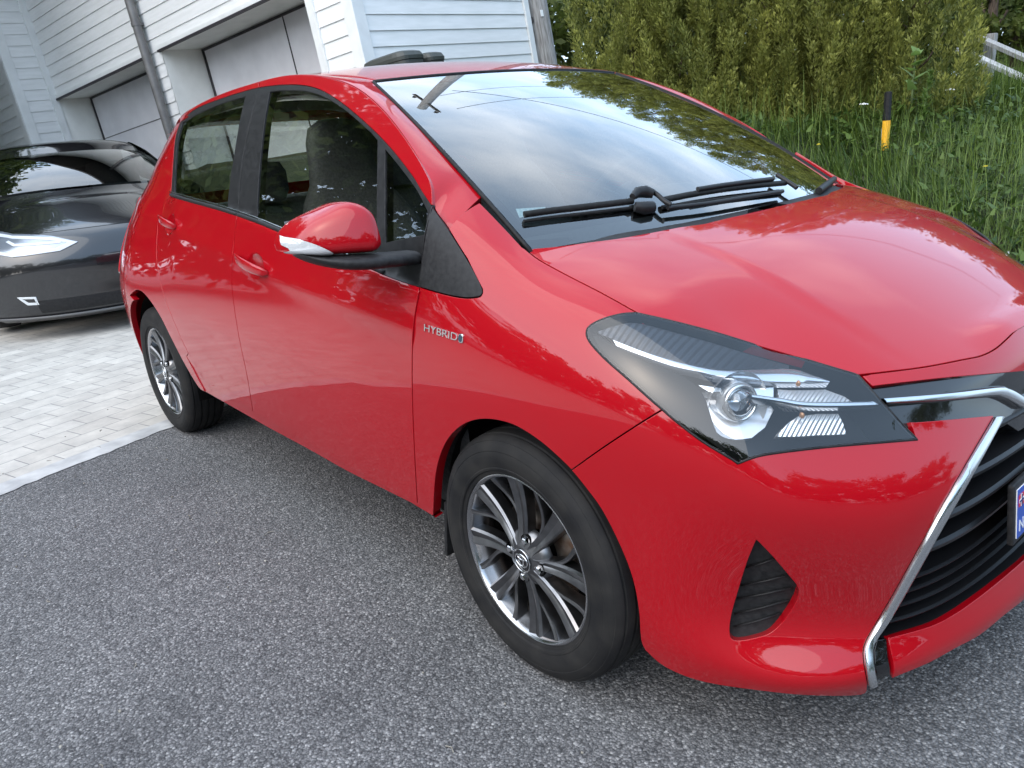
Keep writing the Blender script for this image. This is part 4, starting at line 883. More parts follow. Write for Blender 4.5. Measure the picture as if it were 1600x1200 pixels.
# --- lines traced on the bodywork
g_front_low = sl([(656, 448), (648.8, 487), (645, 520), (643.8, 577), (645, 650), (648.5, 725), (652, 787)])
g_front_up = sl([(656, 448), (657.5, 430), (662.5, 392), (667.5, 362), (672, 340), (675.6, 320)])
g_top_f = sl([(675.6, 320), (673.7, 290), (662.5, 263.7), (640, 226), (610, 185), (580, 154), (550, 133.5), (512.5, 121), (475, 116.5), (437.5, 119.6), (403.7, 128)])
g_top_r = sl([(403.7, 128), (357.5, 143), (320, 159), (295, 173), (281, 184)])
g_b_up = sl([(403.7, 128), (396, 165), (385, 210), (378, 250), (373.7, 285), (370.5, 337.5)])
g_b_low = sl([(370.5, 337.5), (364, 390), (362, 440), (366, 480), (374, 530), (383.6, 575), (390, 610), (395, 643)])
g_sill_f = sl([(395, 643), (420, 658.8), (480, 694), (540, 727), (600, 760), (635, 779), (652, 787)])
g_sill_r = sl([(291.5, 557), (300, 570), (310, 583), (331.6, 604.6), (364, 625), (395, 643)])
b_rear = sl([(266.5, 307), (300, 317), (335, 326.5), (370.5, 337.5)])
b_front = sl([(370.5, 337.5), (400, 348), (432, 361), (480, 381), (530, 401), (580, 420), (600, 429), (630, 440), (656, 448)])
d_top_f = sl([(405, 136.5), (435, 133), (470, 133), (500, 140.5), (530, 158.5), (555, 178.5), (580, 201), (600, 221), (620, 244), (645, 277), (657, 297), (673, 321)])
d_top_r = sl([(405, 136.5), (383, 142), (345, 154), (307, 169), (282, 187.5)])
d_end = sl([(282, 187.5), (273.5, 215), (270, 255), (266.5, 307)])
T = lambda pts: trace(SIDE, pts)

def oval(x0, z0, rx, rz, n=28): return [(x0+rx*math.cos(2*math.pi*i/n), z0+rz*math.sin(2*math.pi*i/n)) for i in range(n)]
RECF = (-1.215, .885, .068, .040); RECR = (-2.075, .985, .066, .038)
front_door, fd2 = both('front_door', SIDE, [(T(g_front_low[::-1]+b_front[::-1]+g_b_low+g_sill_f), [oval(*RECF)]),
                                            (T(g_top_f+[(405, 132)]+d_top_f), [])], M['paint'], step=.014)
rear_gap = [('p', -2.02, .47), ('p', -2.06, .54), ('p', -2.10, .62), ('p', -2.17, .72), ('p', -2.24, .85), ('p', -2.27, .98), ('p', -2.22, 1.07)]
rear_door, rd2 = both('rear_door', SIDE, [(T(g_b_low+g_sill_r[::-1])+T(rear_gap)+T(b_rear), [oval(*RECR)]), (T(g_top_r+d_top_r[::-1]), [])], M['paint'], step=.015)
arch_r = sl([(320, 612), (310, 604.6), (288, 568), (266.6, 526.6), (251.5, 496.3), (236.3, 472.5), (223.3, 457.3), (212.5, 453.4), (202.7, 461.7)])
arch_r_uv = T(arch_r)
arch_tail = [(-2.51+.345*math.cos(a), .300+.345*math.sin(a)) for a in np.linspace(R(105), R(192), 12)]
quarter_uv = T(g_sill_r[:1])+T(rear_gap)+T(d_end[::-1])+T([g_top_r[-1]])+[(-2.25, 1.392), (-2.5, 1.368), (-2.75, 1.31), (-2.95, 1.15), (-3.05, .95), (-3.09, .75), (-3.09, .45), (-3.02, .28), (-2.9, .24)]+arch_tail[::-1]+arch_r_uv[::-1]
quarter, q2 = both('rear_wing', SIDE, [(quarter_uv, [])], M['paint'])
rocker = T(g_sill_r)+T(g_sill_f[1:])+T([(680, 811)])+T(sl([(640, 787), (590, 762), (540, 737), (480, 703), (420, 670.5), (396.6, 657), (353, 632), (318, 612)]))
sill, sill2 = both('sill', SIDE, [(rocker, [])], M['paint'], off=-.004)
# black window surround, glass
glass_f = sl([(421, 143), (435, 141), (470, 141), (500, 148.5), (530, 165.5), (555, 185.5), (580, 208)])+sl([(589, 219), (588, 290), (587, 414)])+sl([(580, 413), (530, 393), (480, 373), (432, 353), (400, 341)])+sl([(400, 340), (405, 260), (412.5, 190), (421, 143)])
glass_q = sl([(601, 233), (620, 256), (645, 289), (657, 309), (667, 330)])+[(664, 366), (630, 373), (601, 379), (601, 300)]
glass_r = sl([(383, 150), (345, 161), (309, 176.5), (285, 191)])+sl([(284, 193), (277, 220), (273.5, 260), (271.5, 303)])+sl([(272, 304), (300, 312), (335, 321), (353, 326)])+sl([(354, 326), (360, 275), (373.7, 190), (383, 150)])
fr_f = T(g_front_up+d_top_f[::-1]+g_b_up[2:]+b_front)
surr_f, sf2 = both('window_surround', SIDE, [(fr_f, [T(glass_f), T(glass_q)])], M['black_trim'], front_door, off=-.0015, gap=.001)
sf2.parent = fd2
fr_r = T(g_b_up[2:]+b_rear[::-1]+d_end[::-1]+d_top_r[::-1])
surr_r, sr2 = both('window_surround', SIDE, [(fr_r, [T(glass_r)])], M['black_trim'], rear_door, off=-.0015, gap=.001); sr2.parent = rd2
for gp, par, par2, mm in ((glass_f, front_door, fd2, 'glass'), (glass_q, front_door, fd2, 'glass'), (glass_r, rear_door, rd2, 'glass_dark')):
    a, b = both('window', SIDE, [(T(gp), [])], M[mm], par, off=-.005, gap=-.004, depth=0, step=.03); b.parent = par2
# bright-edged weather strip along the belt
def strip_on(name, S, uv, r, m, parent, off=0., flat=1., n=8):
    P, _, _, nn = surf_frame(S, np.array(uv)); bm = bmesh.new(); tube_bm(bm, P+nn*off, r, n, flat=flat); return bm_obj(name, bm, m, parent, True)
def up(pts, d): return [(p[0], p[1]-d) for p in pts]
ws = strip_on('weather_strip', SIDE, T(up(b_front[:-8], 3)), .006, M['black_plastic'], front_door, .0); ws2 = mirrored(ws, fd2)
ws = strip_on('weather_strip', SIDE, T(up(b_rear, 3)), .006, M['black_plastic'], rear_door, .0); mirrored(ws, rd2)
ws = strip_on('chrome_edge', SIDE, T(up(b_rear+b_front[1:-14], 7)), .0022, M['satin'], front_door, .004); mirrored(ws, fd2)

# --- front wing
TN = lambda pts: trace(NOSE, pts)
tri_edge = sl([(676, 324), (700, 357.5), (730, 405), (747, 436), (753.5, 452)])+sl([(753.5, 452), (753, 459), (747, 464), (725, 465.5), (692.5, 459.5), (656, 449)])
hood_edge = sl([(820, 388.5), (842.5, 406), (887.5, 430.6), (940, 457.5), (994, 487.5)])
seam = sl([(893, 735), (944, 698.7), (1000, 662), (1036, 640)])
hl_low_a = sl([(994, 489), (970, 491), (944, 498), (925, 507), (917, 517), (921, 533), (944, 559), (979, 590), (1018, 625), (1036, 640)])
hl_low_b = sl([(1036, 640), (1053, 655), (1097, 689), (1145, 718)])+sl([(1153, 724), (1184, 712.5), (1228, 705.5), (1294, 698), (1359, 692.5), (1433, 686.5)])
arch_a = sl([(677, 806), (680, 750), (687.7, 713), (702, 684), (724, 664), (750, 655.8), (779, 657.6), (808.7, 667.5), (845, 691), (874.7, 717), (893, 735)])
arch_b = sl([(893, 735), (911, 757), (940.7, 797.7), (970, 856), (988, 904), (997.5, 951.7), (1001, 999), (1008, 1016)])
ws_edge_up = sl([(584, 129), (595, 136), (632.5, 170), (677.5, 219), (719, 267.5), (749, 316)])
ws_edge_low = sl([(749, 316), (765, 332), (790, 358), (816, 386)])
pil_seam = sl([(701, 358), (708, 348), (722, 334), (736, 324), (749, 316.5)])
wing_uv = TN(g_front_low[::-1]+tri_edge[::-1][:21]+[(730, 405)]+pil_seam)
wing_uv += TN(ws_edge_low[1:]+hood_edge+hl_low_a+seam[::-1]+arch_a[::-1])
wing, wing2 = both('front_wing', NOSE, [(wing_uv, [])], M['paint'], step=.016)
triangle, tri2 = both('corner_trim', NOSE, [(TN(g_front_up[::-1]+tri_edge), [])], M['black_plastic'], wing); tri2.parent = wing2

# --- front bumper: side section, chin, and the band over the grille
vstrip_l = sl([(1552.4, 652), (1491.7, 755.8), (1433, 861.5), (1393.8, 932), (1366, 979), (1351.5, 1006), (1349, 1028), (1356, 1070)])
bump_low = sl([(1356, 1072), (1345, 1086), (1270, 1087), (1200, 1081), (1100, 1066), (1040, 1043), (1008, 1016)])
fog = sl([(1182, 844), (1206, 869), (1233, 900.7), (1246, 918), (1245, 936), (1229, 963), (1206, 987), (1178, 996.6), (1150, 1000.6), (1141, 992), (1143, 963), (1155, 920), (1168.5, 877), (1182, 844)])
bump_uv = TN(seam+hl_low_b[1:]+[(1423, 660)]+sl([(1423, 660), (1469, 656.5), (1552, 649)])+vstrip_l+bump_low+arch_b[::-1])
chin_top = sl([(1388, 997), (1452.5, 979), (1491.7, 959.4), (1531, 932), (1570, 900.7), (1600, 875)])
chin_bot = sl([(1394, 1060), (1452, 1036), (1491.7, 1014), (1531, 992.7), (1570, 961), (1600, 938)])
ct = TN(chin_top); cb = TN(chin_bot)
def to_centre(uv, u=13.0):
    uv = [p for p in uv if p[0] < u-.35]; (a, b), (c, d) = uv[-2], uv[-1]
    return uv+[(c+(u-c)*k, d+(d-b)*.25*math.sin(k*math.pi/2)) for k in (.33, .66)]+[(u, d+(d-b)*.28)]
ctc = to_centre(ct); cbc = to_centre(cb)
bumper = panel('front_bumper', NOSE, [(bump_uv, [TN(fog)]), (ctc+cbc[::-1], [])], M['paint'], CAR, 'B', step=.014, gap=.0018, open_w=True)
hood_front = sl([(1341, 586), (1390, 580.5), (1447, 573), (1504, 562), (1534, 555.5), (1556, 544.5), (1574, 529), (1587, 516), (1600, 507)])
bar_top = sl([(1363, 604), (1469, 592), (1540, 586), (1600, 581)])
band = to_centre(TN([(1347, 587.5)]+hood_front[2:]))+to_centre(TN(bar_top))[::-1]
panel('bumper_band', NOSE, [(band, [])], M['paint'], bumper, 'B', step=.014, open_w=True)
panel('bar_panel', NOSE, [(to_centre(TN(bar_top))+to_centre(TN(sl([(1424, 662), (1469, 658), (1552, 651), (1575, 652), (1600, 668)])))[::-1], [])], M['black_gloss'], bumper, 'B', off=-.010, open_w=True, gap=-.006)
# fog-lamp blank with louvre ridges
panel('fog_blank', NOSE, [(TN(fog), [])], M['black_plastic'], bumper, 'R', off=-.022, gap=-.004, depth=0)
mirrored(bpy.context.scene.objects['fog_blank'], bumper)
bm = bmesh.new()
for a, b in (((1166, 898), (1211, 885)), ((1158, 926), (1238, 910)), ((1153, 946), (1240, 930)), ((1149, 968), (1235, 949)), ((1147, 986), (1222, 968))):
    uv = TN([a, ((a[0]+b[0])/2, (a[1]+b[1])/2+1), b]); P, _, _, nn = surf_frame(NOSE, np.array(uv)); tube_bm(bm, P-nn*.0195, .0030, 6, flat=.6)
lv = bm_obj('louvre', bm, M['black_trim'], bumper, True); mirrored(lv, bumper)
# --- bright strips
def ribbon(name, S, A, B, m, parent, h=.006, off=.001, n=60, side='R'):
    """raised bar between two traced edges, crowned"""
    def rs(L):
        P = np.array(L, float); t = np.r_[0, np.cumsum(np.hypot(*np.diff(P, axis=0).T))]; k = np.linspace(0, t[-1], n); return np.stack([np.interp(k, t, P[:, 0]), np.interp(k, t, P[:, 1])], 1)
    a, b = rs(A), rs(B); prof = [(0, -.012), (0, .0), (.06, .6), (.2, .92), (.5, 1.0), (.8, .92), (.94, .6), (1, 0), (1, -.012)]
    V = []; F = []
    for f, hh in prof:
        q = a*(1-f)+b*f; P, _, _, nn = surf_frame(S, q); V.append(P+nn*(off+(h*hh if hh >= 0 else hh)))
    k = len(prof); V = np.array(V)
    for i in range(k-1):
        for j in range(n-1): F.append((i*n+j, i*n+j+1, (i+1)*n+j+1, (i+1)*n+j))
    o = mesh_obj(name, V.reshape(-1, 3), F, m, parent, True); o.data.set_sharp_from_angle(angle=R(35)); fix_normals(o); return o
vr = sl([(1566, 652), (1531, 716.6), (1472, 818.4), (1433, 889), (1394, 959), (1370, 996.6), (1364, 1014), (1365, 1041.7), (1370, 1066)])
vs = ribbon('bright_strip', NOSE, TN(vstrip_l), TN(vr), M['satin'], bumper, .008); mirrored(vs, bumper)
mous_t = to_centre(TN(sl([(1376, 623), (1469, 614), (1556, 603), (1570, 605), (1584, 611), (1600, 623)])))
mous_b = to_centre(TN(sl([(1384, 632.5), (1469, 628), (1547.5, 620.6), (1565, 622), (1580, 627), (1600, 638)])))
ms = ribbon('bright_bar', NOSE, mous_t, mous_b, M['satin'], bumper, .012, -.004); mirrored(ms, bumper)
tip = [(1388, 998), (1372, 1000), (1367, 1016), (1368, 1040), (1372, 1066), (1394, 1057), (1391, 1030)]
tp = panel('chin_corner', NOSE, [(TN(tip), [])], M['black_gloss'], bumper, 'R', off=-.004); mirrored(tp, bumper)

# --- grille: dark recess behind louvre blades
gr_uv = TN(vr[:30:2]+[(1388, 997)])+ctc[1:]; gtop = TN(sl([(1568, 650), (1600, 652)]))
gr = panel('grille', NOSE, [(gr_uv+[(13.0, 4.95)], [])], M['dark'], CAR, 'B', off=-.085, gap=-.02, open_w=True, depth=0)
bm = bmesh.new()
for i, z in enumerate(np.linspace(.20, .62, 15)):
    # v on the nose net for this height, then a blade following the plan of the nose
    us = np.linspace(8.4, 13.0, 26); vs_ = []
    for u in us:
        lo, hi = 0., 6.
        for _ in range(30):
            md = (lo+hi)/2
            if NOSE(np.array([u]), np.array([md]))[0, 2] < z: lo = md
            else: hi = md
        vs_.append(lo)
    uv = np.stack([us, vs_], 1); P, _, _, nn = surf_frame(NOSE, uv)
    zz = P[:, 2]; ins = []
    uvp = gr_uv+[(13.0, 4.95)]
    k = inside(uvp, us, np.array(vs_)) | (us > 12.9)
    if k.sum() < 3: continue
    thick = z > .43
    Q = P[k]; N_ = nn[k]; N_ = N_*[1, 1, 0]; N_ /= np.linalg.norm(N_, axis=1)[:, None]; lift = np.array([0, 0, 1.])
    h = .007 if thick else .003
    if z > .40 and i % 2: continue
    ring = [(-.010, -h), (-.008, h*.2), (-.014, h), (-.055, h*1.3), (-.06, -h*.2)]
    for sgn in (1, -1):
        rows = []
        for a, b in ring:
            rows.append([bm.verts.new(Vector(((Q[j]+N_[j]*a+lift*b)*[1, sgn, 1]))) for j in range(len(Q))])
        for r_ in range(len(ring)):
            for j in range(len(Q)-1):
                bm.faces.new((rows[r_][j], rows[r_][j+1], rows[(r_+1) % len(ring)][j+1], rows[(r_+1) % len(ring)][j]))
bmesh.ops.recalc_face_normals(bm, faces=bm.faces)
bm_obj('louvre', bm, M['grille'], gr, False)

# tray closing the gap between the lowest blade and the chin
fp = pts3(NOSE, ctc); fq = np.concatenate([fp[:1], fp]) if False else fp; fb = fq-[.16, 0, .012]; fm = fq-[.004, 0, .006]
for sg_ in (1, -1):
    nn_ = len(fq); o = mesh_obj('grille_floor', np.concatenate([fm, fb, fb+[-.02, 0, .10]])*[1, sg_, 1], [(i, i+1, nn_+i+1, nn_+i) for i in range(nn_-1)]+[(nn_+i, nn_+i+1, 2*nn_+i+1, 2*nn_+i) for i in range(nn_-1)], M['grille'], gr)
# --- bonnet
TH = lambda pts: trace(HOOD, pts)
hood_rear = sl([(822, 389), (870, 385), (915, 379), (965, 372.5), (1016, 363.5), (1060, 355)])
hl_up = sl([(994, 489), (1053, 502.5), (1119, 520), (1184, 540), (1250, 559), (1300, 574), (1341, 586)])
he = TH(hood_edge); hu = TH(hl_up); hf = TH(hood_front); hr = TH(hood_rear)
rear_mid = [(.115, .28), (.128, .14), (.132, 0.)]
hf = [p for p in hf if p[1] > .10]
hood_uv = he+hu[1:]+hf[1:]+[(hf[-1][0]+.003, .06), (hf[-1][0]+.004, 0.)]+rear_mid[::-1]+hr[::-1]
hood = panel('bonnet', HOOD, [(hood_uv, [])], M['paint'], CAR, 'B', step=.018, open_w=True)

# --- windscreen, roof, pillars
TS = lambda pts: trace(SCREEN, pts)
n_ = 40
scr_uv = [(u, -.02) for u in np.linspace(-1, 1, n_)]+[(1, v) for v in np.linspace(.0, 1, 20)][1:]+[(u, 1.0) for u in np.linspace(1, -1, n_)][1:]+[(-1, v) for v in np.linspace(1, 0, 20)][1:-1]
wscr = panel('windscreen', SCREEN, [(scr_uv, [])], M['windscreen'], CAR, 'R', gap=.004, depth=0, off=-.001, step=.03)
# black ceramic border of the glass
def inset(uv, g): return [tuple(p) for p in _shrink(SCREEN, _resample(SCREEN, uv, .04), g, np.zeros(len(_resample(SCREEN, uv, .04)), bool))[0]]
bord = panel('glass_border', SCREEN, [(scr_uv, [[(u*.955, .075 if abs(u) < .98 else .085) for u in np.linspace(-1, 1, 30)]+[(.955, .2), (.955, .6), (.95, .965)]+[(u*.95, .972) for u in np.linspace(1, -1, 30)][1:-1]+[(-.95, .965), (-.955, .6), (-.955, .2)]])], M['black_gloss'], wscr, 'R', gap=.004, depth=0, off=-.004, step=.03)
seal = strip_on('screen_seal', SCREEN, [(1.005, v) for v in np.linspace(-.02, .995, 30)], .005, M['rubber'], CAR, -.001); mirrored(seal, CAR)
header = strip_on('header_seal', SCREEN, [(u, 1.004) for u in np.linspace(-1, 1, 40)], .0055, M['rubber'], CAR, -.002)
roof_side = [(x, .513-.006*math.sin(min(1, (-.85-x)/1.0)*math.pi/2)-.16*max(0, -2.1-x)**2) for x in np.linspace(-.852, -2.85, 30)]
q_ = np.stack([np.linspace(1, 0, 16), np.ones(16)*1.008], 1); P_ = SCREEN(q_[:, 0], q_[:, 1])
roof_uv = roof_side[::-1]+[(p[0]-.002, -p[1]) for p in P_]+[(-2.9, 0.)]
roof_uv = roof_side[::-1]+[(p[0]-.003, -p[1]) for p in P_[1:]]+[(x, 0.) for x in (-1.2, -2., -2.9)]
roof = panel('roof', ROOF, [(roof_uv, [])], M['paint'], CAR, 'B', step=.03, open_w=True)
# strip from the wing up the windscreen pillar and along the roof edge, one pressing
A3 = pts3(SIDE, T(g_top_r[::-1]+g_top_f[::-1][1:]))                       # along the door gap, rear to front
A3 = np.concatenate([A3, pts3(SIDE, T([(681, 330), (688, 341), (694, 350), (700, 358)]))])
B2 = pts3(SCREEN, [(1.012, v) for v in np.linspace(1, .0, 40)]); k_ = np.abs(px_proj(B2)[:, 0]-749).argmin(); B2 = B2[:k_+1]
B1 = pts3(ROOF, [(x, w+.005) for x, w in roof_side[::-1] if x > -2.26])[:-1]
B3 = np.concatenate([B1, B2])
tow = lambda P: np.stack([P[:, 0], -P[:, 1], P[:, 2]], 1)
PIL = Ruled(tow(np.concatenate([A3[:-1:2], A3[-1:]])), tow(np.concatenate([B3[:-1:2], B3[-1:]])), .005, (0.12, .72, .68), flip=False)
PIL.drop = .010
pil, pil2 = both('roof_rail', PIL, [([(u, 0.) for u in np.linspace(0, 1, 40)]+[(1, .5)]+[(u, 1.) for u in np.linspace(1, 0, 40)]+[(0, .5)], [])], M['paint'], step=.015)
# ------------------------------------------------------------------ lamps
def wall(name, S, uv, o1, o2, m, parent):
    q = _resample(S, uv, .02); P, _, _, nn = surf_frame(S, q); L = len(q); V = np.concatenate([P+nn*o1, P+nn*o2])
    return mesh_obj(name, V, [(i, (i+1) % L, L+(i+1) % L, L+i) for i in range(L)], m, parent, True)
def line_pt(px, depth):
    """point on the sight line through a photo position at a given distance along the view axis"""
    d = CD+CR*((px[0]-800)/FPX)+CU*((600-px[1])/FPX)
    return CAM+d*depth
def oriented(V, c, ax, up=(0, 0, 1)):
    """lathe verts (axis +y of the profile) placed at c with the axis along ax"""
    y = np.array(ax, float); y /= np.linalg.norm(y); x = np.cross(y, up); x /= np.linalg.norm(x); z = np.cross(x, y)
    V = np.array(V); return np.array(c)+V[:, :1]*x+V[:, 1:2]*y+V[:, 2:]*z
hl_right = sl([(1433, 686.5), (1418, 672), (1403, 655.6), (1364, 612), (1341, 587)])
hl_uv = TN(hl_low_a+hl_low_b[1:]+hl_right[1:]+hl_up[::-1][1:])
M['lamp_dark'] = mat('lamp_housing_black', (.008, .009, .010), .6, spec=.12)
M['lamp_grey'] = mat('lamp_housing_grey', (.16, .17, .18), .35, .6)
M['reflector'] = mat('lamp_reflector', (.92, .92, .91), .12, .8)
def _flute(m, sc, axis=(0, 1, 0)):
    n, l, b = nodes(m); t = n.new('ShaderNodeTexCoord'); w = n.new('ShaderNodeTexWave'); w.inputs['Scale'].default_value = sc; w.bands_direction = 'X'; w.wave_profile = 'SIN'
    l.new(t.outputs['Object'], w.inputs['Vector']); k = n.new('ShaderNodeBump'); k.inputs['Strength'].default_value = .45; k.inputs['Distance'].default_value = .003
    l.new(w.outputs['Fac'], k.inputs['Height']); l.new(k.outputs[0], b.inputs['Normal'])
M['fluted'] = mat('fluted_reflector', (.90, .90, .89), .16, .7); _flute(M['fluted'], 60)
lamp = panel('headlight', NOSE, [(hl_uv, [])], M['lamp_dark'], CAR, 'R', off=-.105, gap=.001, depth=0)
wall('lamp_rim', NOSE, hl_uv, -.001, -.107, M['lamp_dark'], lamp)
panel('lens', NOSE, [(hl_uv, [])], M['lens'], lamp, 'R', off=.0015, gap=.002, depth=0, step=.012)
strip_on('lens_seal', NOSE, hl_uv+hl_uv[:1], .0028, M['black_trim'], lamp, -.001)
# dark wedge that fills the outer rear corner behind the lens
wedge = sl([(922, 520), (940, 548), (985, 588), (1053, 648), (1100, 684), (1143, 716)])+[(1136, 716)]+sl([(1136, 716), (1116, 668), (1097, 610), (1060, 580), (1000, 558), (950, 532), (930, 520)])
panel('lamp_bezel', NOSE, [(TN(wedge), [])], M['lamp_dark'], lamp, 'R', off=-.012, gap=0, depth=.03)
topb = sl([(930, 512), (960, 501), (994, 496), (1053, 510), (1119, 528), (1184, 548), (1236, 562)])+sl([(1236, 566), (1180, 568), (1127, 569), (1075, 561), (1009, 543.5), (955, 523.5), (934, 516)])
M['ribbed'] = mat('lamp_ribbed_grey', (.05, .055, .065), .28, .3); _flute(M['ribbed'], 26)
panel('lamp_bezel', NOSE, [(TN(topb), [])], M['ribbed'], lamp, 'R', off=-.016, gap=0, depth=.03)
ribbon('light_bar', NOSE, TN(sl([(953, 523), (1009, 543.5), (1075, 561.5), (1127, 570), (1180, 569), (1241, 567), (1275, 578), (1300, 589)])), TN(sl([(962, 539), (1001, 553), (1053, 570), (1097, 578), (1119, 583.5), (1180, 588.5), (1240, 590.5), (1300, 591)])), mat('light_bar_white', (.72, .75, .80), .12, .75), lamp, .008, -.020)
ribbon('lamp_strip', NOSE, TN(sl([(1176, 612), (1200, 615), (1225, 618), (1260, 623.5), (1320, 624), (1376, 623)])), TN(sl([(1178, 619), (1200, 622), (1225, 626), (1260, 632), (1320, 633.5), (1384, 632)])), M['satin'], lamp, .008, -.014)
def sdepth(px): return float((NOSE(*[np.array([c]) for c in TN([px])[0]])[0]-CAM)@CD)
pc = line_pt((1151, 627), sdepth((1151, 627))+.044); pax = np.array([.93, -.36, .06])
V, F = lathe([(.0, .028), (.012, .0265), (.020, .022), (.0255, .014), (.027, .006), (.027, -.01)], 40)
pj = mesh_obj('projector', oriented(V, pc, pax), F, glass_thin('projector_glass', (.80, .84, .88), 1.6), lamp)
V, F = lathe([(.0275, .010), (.030, .016), (.033, .017), (.036, .012), (.037, .002), (.0365, -.03), (.027, -.03), (.0275, .010)], 48); mesh_obj('projector_ring', oriented(V, pc, pax), F, M['reflector'], lamp)
V, F = lathe([(.0, -.028), (.026, -.024), (.027, -.005)], 32); mesh_obj('projector_bowl', oriented(V, pc, pax), F, M['reflector'], lamp)
V, F = lathe([(.037, -.030), (.046, -.020), (.054, -.004), (.061, .008), (.063, .012)], 48); mesh_obj('reflector', oriented(V, pc+np.array([-.004, .0, -.006]), pax), F, mat('bowl_reflector', (.92, .93, .94), .20, .6), lamp)
shield = sl([(1095, 592), (1150, 596), (1216, 592)])+sl([(1216, 612), (1160, 600), (1112, 602)])
panel('lamp_shroud', NOSE, [(TN(shield), [])], M['reflector'], lamp, 'R', off=-.028, gap=0, depth=.03)
panel('reflector', NOSE, [(TN([(1091, 594), (1130, 590), (1215, 593), (1226, 612), (1214, 648), (1194, 672), (1160, 682), (1126, 670), (1106, 642)]), [])], mat('lamp_backplate', (.88, .89, .91), .25, .5), lamp, 'R', off=-.066, gap=0, depth=.02)
panel('reflector', NOSE, [(TN([(1224, 592), (1300, 593), (1332, 606), (1350, 619), (1300, 621.5), (1240, 620), (1228, 610)]), [])], M['fluted'], lamp, 'R', off=-.034, gap=0, depth=.02)
panel('reflector', NOSE, [(TN([(1226, 676), (1240, 655), (1258, 640), (1290, 636), (1324, 637), (1333, 655), (1339, 674), (1290, 675)]), [])], M['fluted'], lamp, 'R', off=-.034, gap=0, depth=.02)
for c in ((1247, 599), (1253, 649)):
    bm = bmesh.new(); bmesh.ops.create_uvsphere(bm, u_segments=16, v_segments=10, radius=.0050); bmesh.ops.scale(bm, vec=(1, .8, 1.2), verts=bm.verts)
    bmesh.ops.translate(bm, vec=Vector(line_pt(c, sdepth(c)+.022)), verts=bm.verts); bm_obj('bulb', bm, M['amber'], lamp, True)
lamp2 = mirrored(lamp, CAR)
# rear lamps
M['red_lens'] = mat('tail_lamp_red', (.5, .02, .03), .08, 0, .8, .02)
def _tailuv(): return [(-2.93, 1.06), (-2.99, 1.0), (-3.02, .9), (-3.03, .8), (-3.03, .72), (-3.10, .70), (-3.12, .85), (-3.10, .98), (-3.02, 1.07)]
both('tail_lamp', SIDE, [(_tailuv(), [])], M['red_lens'], CAR, off=.006, gap=.0)

# ------------------------------------------------------------------ tail: hatch, rear glass
zs = np.linspace(.26, 1.40, 30); nw = 21; V = []; F = []
for z in zs:
    xe = float(np.interp(z, [.26, .45, .75, .95, 1.15, 1.31, 1.37, 1.40], [-3.0, -3.09, -3.09, -3.05, -2.95, -2.75, -2.5, -2.4])); we = float(sidew(xe, z))
    for k in range(nw):
        t = -1+2*k/(nw-1); V.append((xe-.10*(1-t*t)-.02*(1-t**4), we*t, z))
for i in range(len(zs)-1):
    for k in range(nw-1): F.append((i*nw+k, i*nw+k+1, (i+1)*nw+k+1, (i+1)*nw+k))
def in_glass(f):
    c = np.mean([V[i] for i in f], 0); return 1.06 < c[2] < 1.345 and abs(c[1]) < .52
hatch = mesh_obj('tailgate', V, [f for f in F if not in_glass(f)], M['paint'], CAR)
mesh_obj('rear_window', V, [f for f in F if in_glass(f)], M['glass_dark'], hatch)

# ------------------------------------------------------------------ door mirror, handles, badge
def mirror_part(name, ss, prof, m, parent, shift=0., close=True):
    V = []; F = []; n = None
    for s in ss:
        ring = prof(s); n = len(ring); V += ring
    for i in range(len(ss)-1):
        for k in range(n): F.append((i*n+k, i*n+(k+1) % n, (i+1)*n+(k+1) % n, (i+1)*n+k))
    F.append(tuple(range(n))[::-1]); F.append(tuple(range((len(ss)-1)*n, len(ss)*n)))
    o = mesh_obj(name, V, F, m, parent, True); fix_normals(o); o.data.set_sharp_from_angle(angle=R(50)); return o
def _sup(t, e): c, s = math.cos(t), math.sin(t); return math.copysign(abs(c)**(2/e), c), math.copysign(abs(s)**(2/e), s)
def _mir(s, zlo=None, grow=0., zt=None):
    w = .872+.158*s; k = max(0., 1-max(0., (s-.64)/.36)**2.6)**.5; k0 = 1-.16*max(0, (.12-s)/.12)**2
    xf = -.318-.045*s-.075*s**2.5; xb = -.425-.165*s**1.2
    ztop = 1.094+.016*math.sin(min(s, .45)/.45*math.pi*.6)-.078*max(0, s-.2)**1.35; zbot = .990+.008*s
    xc, a = (xf+xb)/2, (xf-xb)/2+grow; zc, b = (ztop+zbot)/2, (ztop-zbot)/2+grow
    zc = zc*(1)+(1-k)*(-.018)
    out = []
    for i in range(36):
        t = 2*math.pi*i/36; ex, ez = _sup(t, 3.3 if math.sin(t) > 0 else 3.6)
        # the front face is raked: the top lies further back than the bottom
        z = zc+ez*b*k*k0
        out.append((xc+ex*a*(.35+.65*k)*k0-.30*(z-zbot), -w, z))
    return out
mirror = mirror_part('mirror', np.r_[np.linspace(0, .7, 12), np.linspace(.75, .999, 12)], _mir, M['paint'], front_door)
def _mbase(s):
    w = .79+.228*s; k = max(0., 1-max(0., (s-.70)/.30)**2.2)**.5
    xf = -.300-.015*s-.085*s**3; xb = -.390-.15*s**1.6; zt = .990+.006*s-.010*(1-s); zb = .957-.006*math.sin(s*3.1)+.030*s**4+.0
    if s < .34: zb += -.010*(1-s/.34); xf += -.0*(1-s/.34)
    zc, b = (zt+zb)/2, (zt-zb)/2; xc, a = (xf+xb)/2, (xf-xb)/2
    return [(xc+_sup(2*math.pi*i/28, 3)[0]*a*(.3+.7*k), -w, zc+(1-k)*.012+_sup(2*math.pi*i/28, 2.6)[1]*b*(.2+.8*k)) for i in range(28)]
mirror_part('mirror_foot', np.r_[np.linspace(0, .7, 14), np.linspace(.74, .999, 10)], _mbase, M['black_plastic'], mirror)
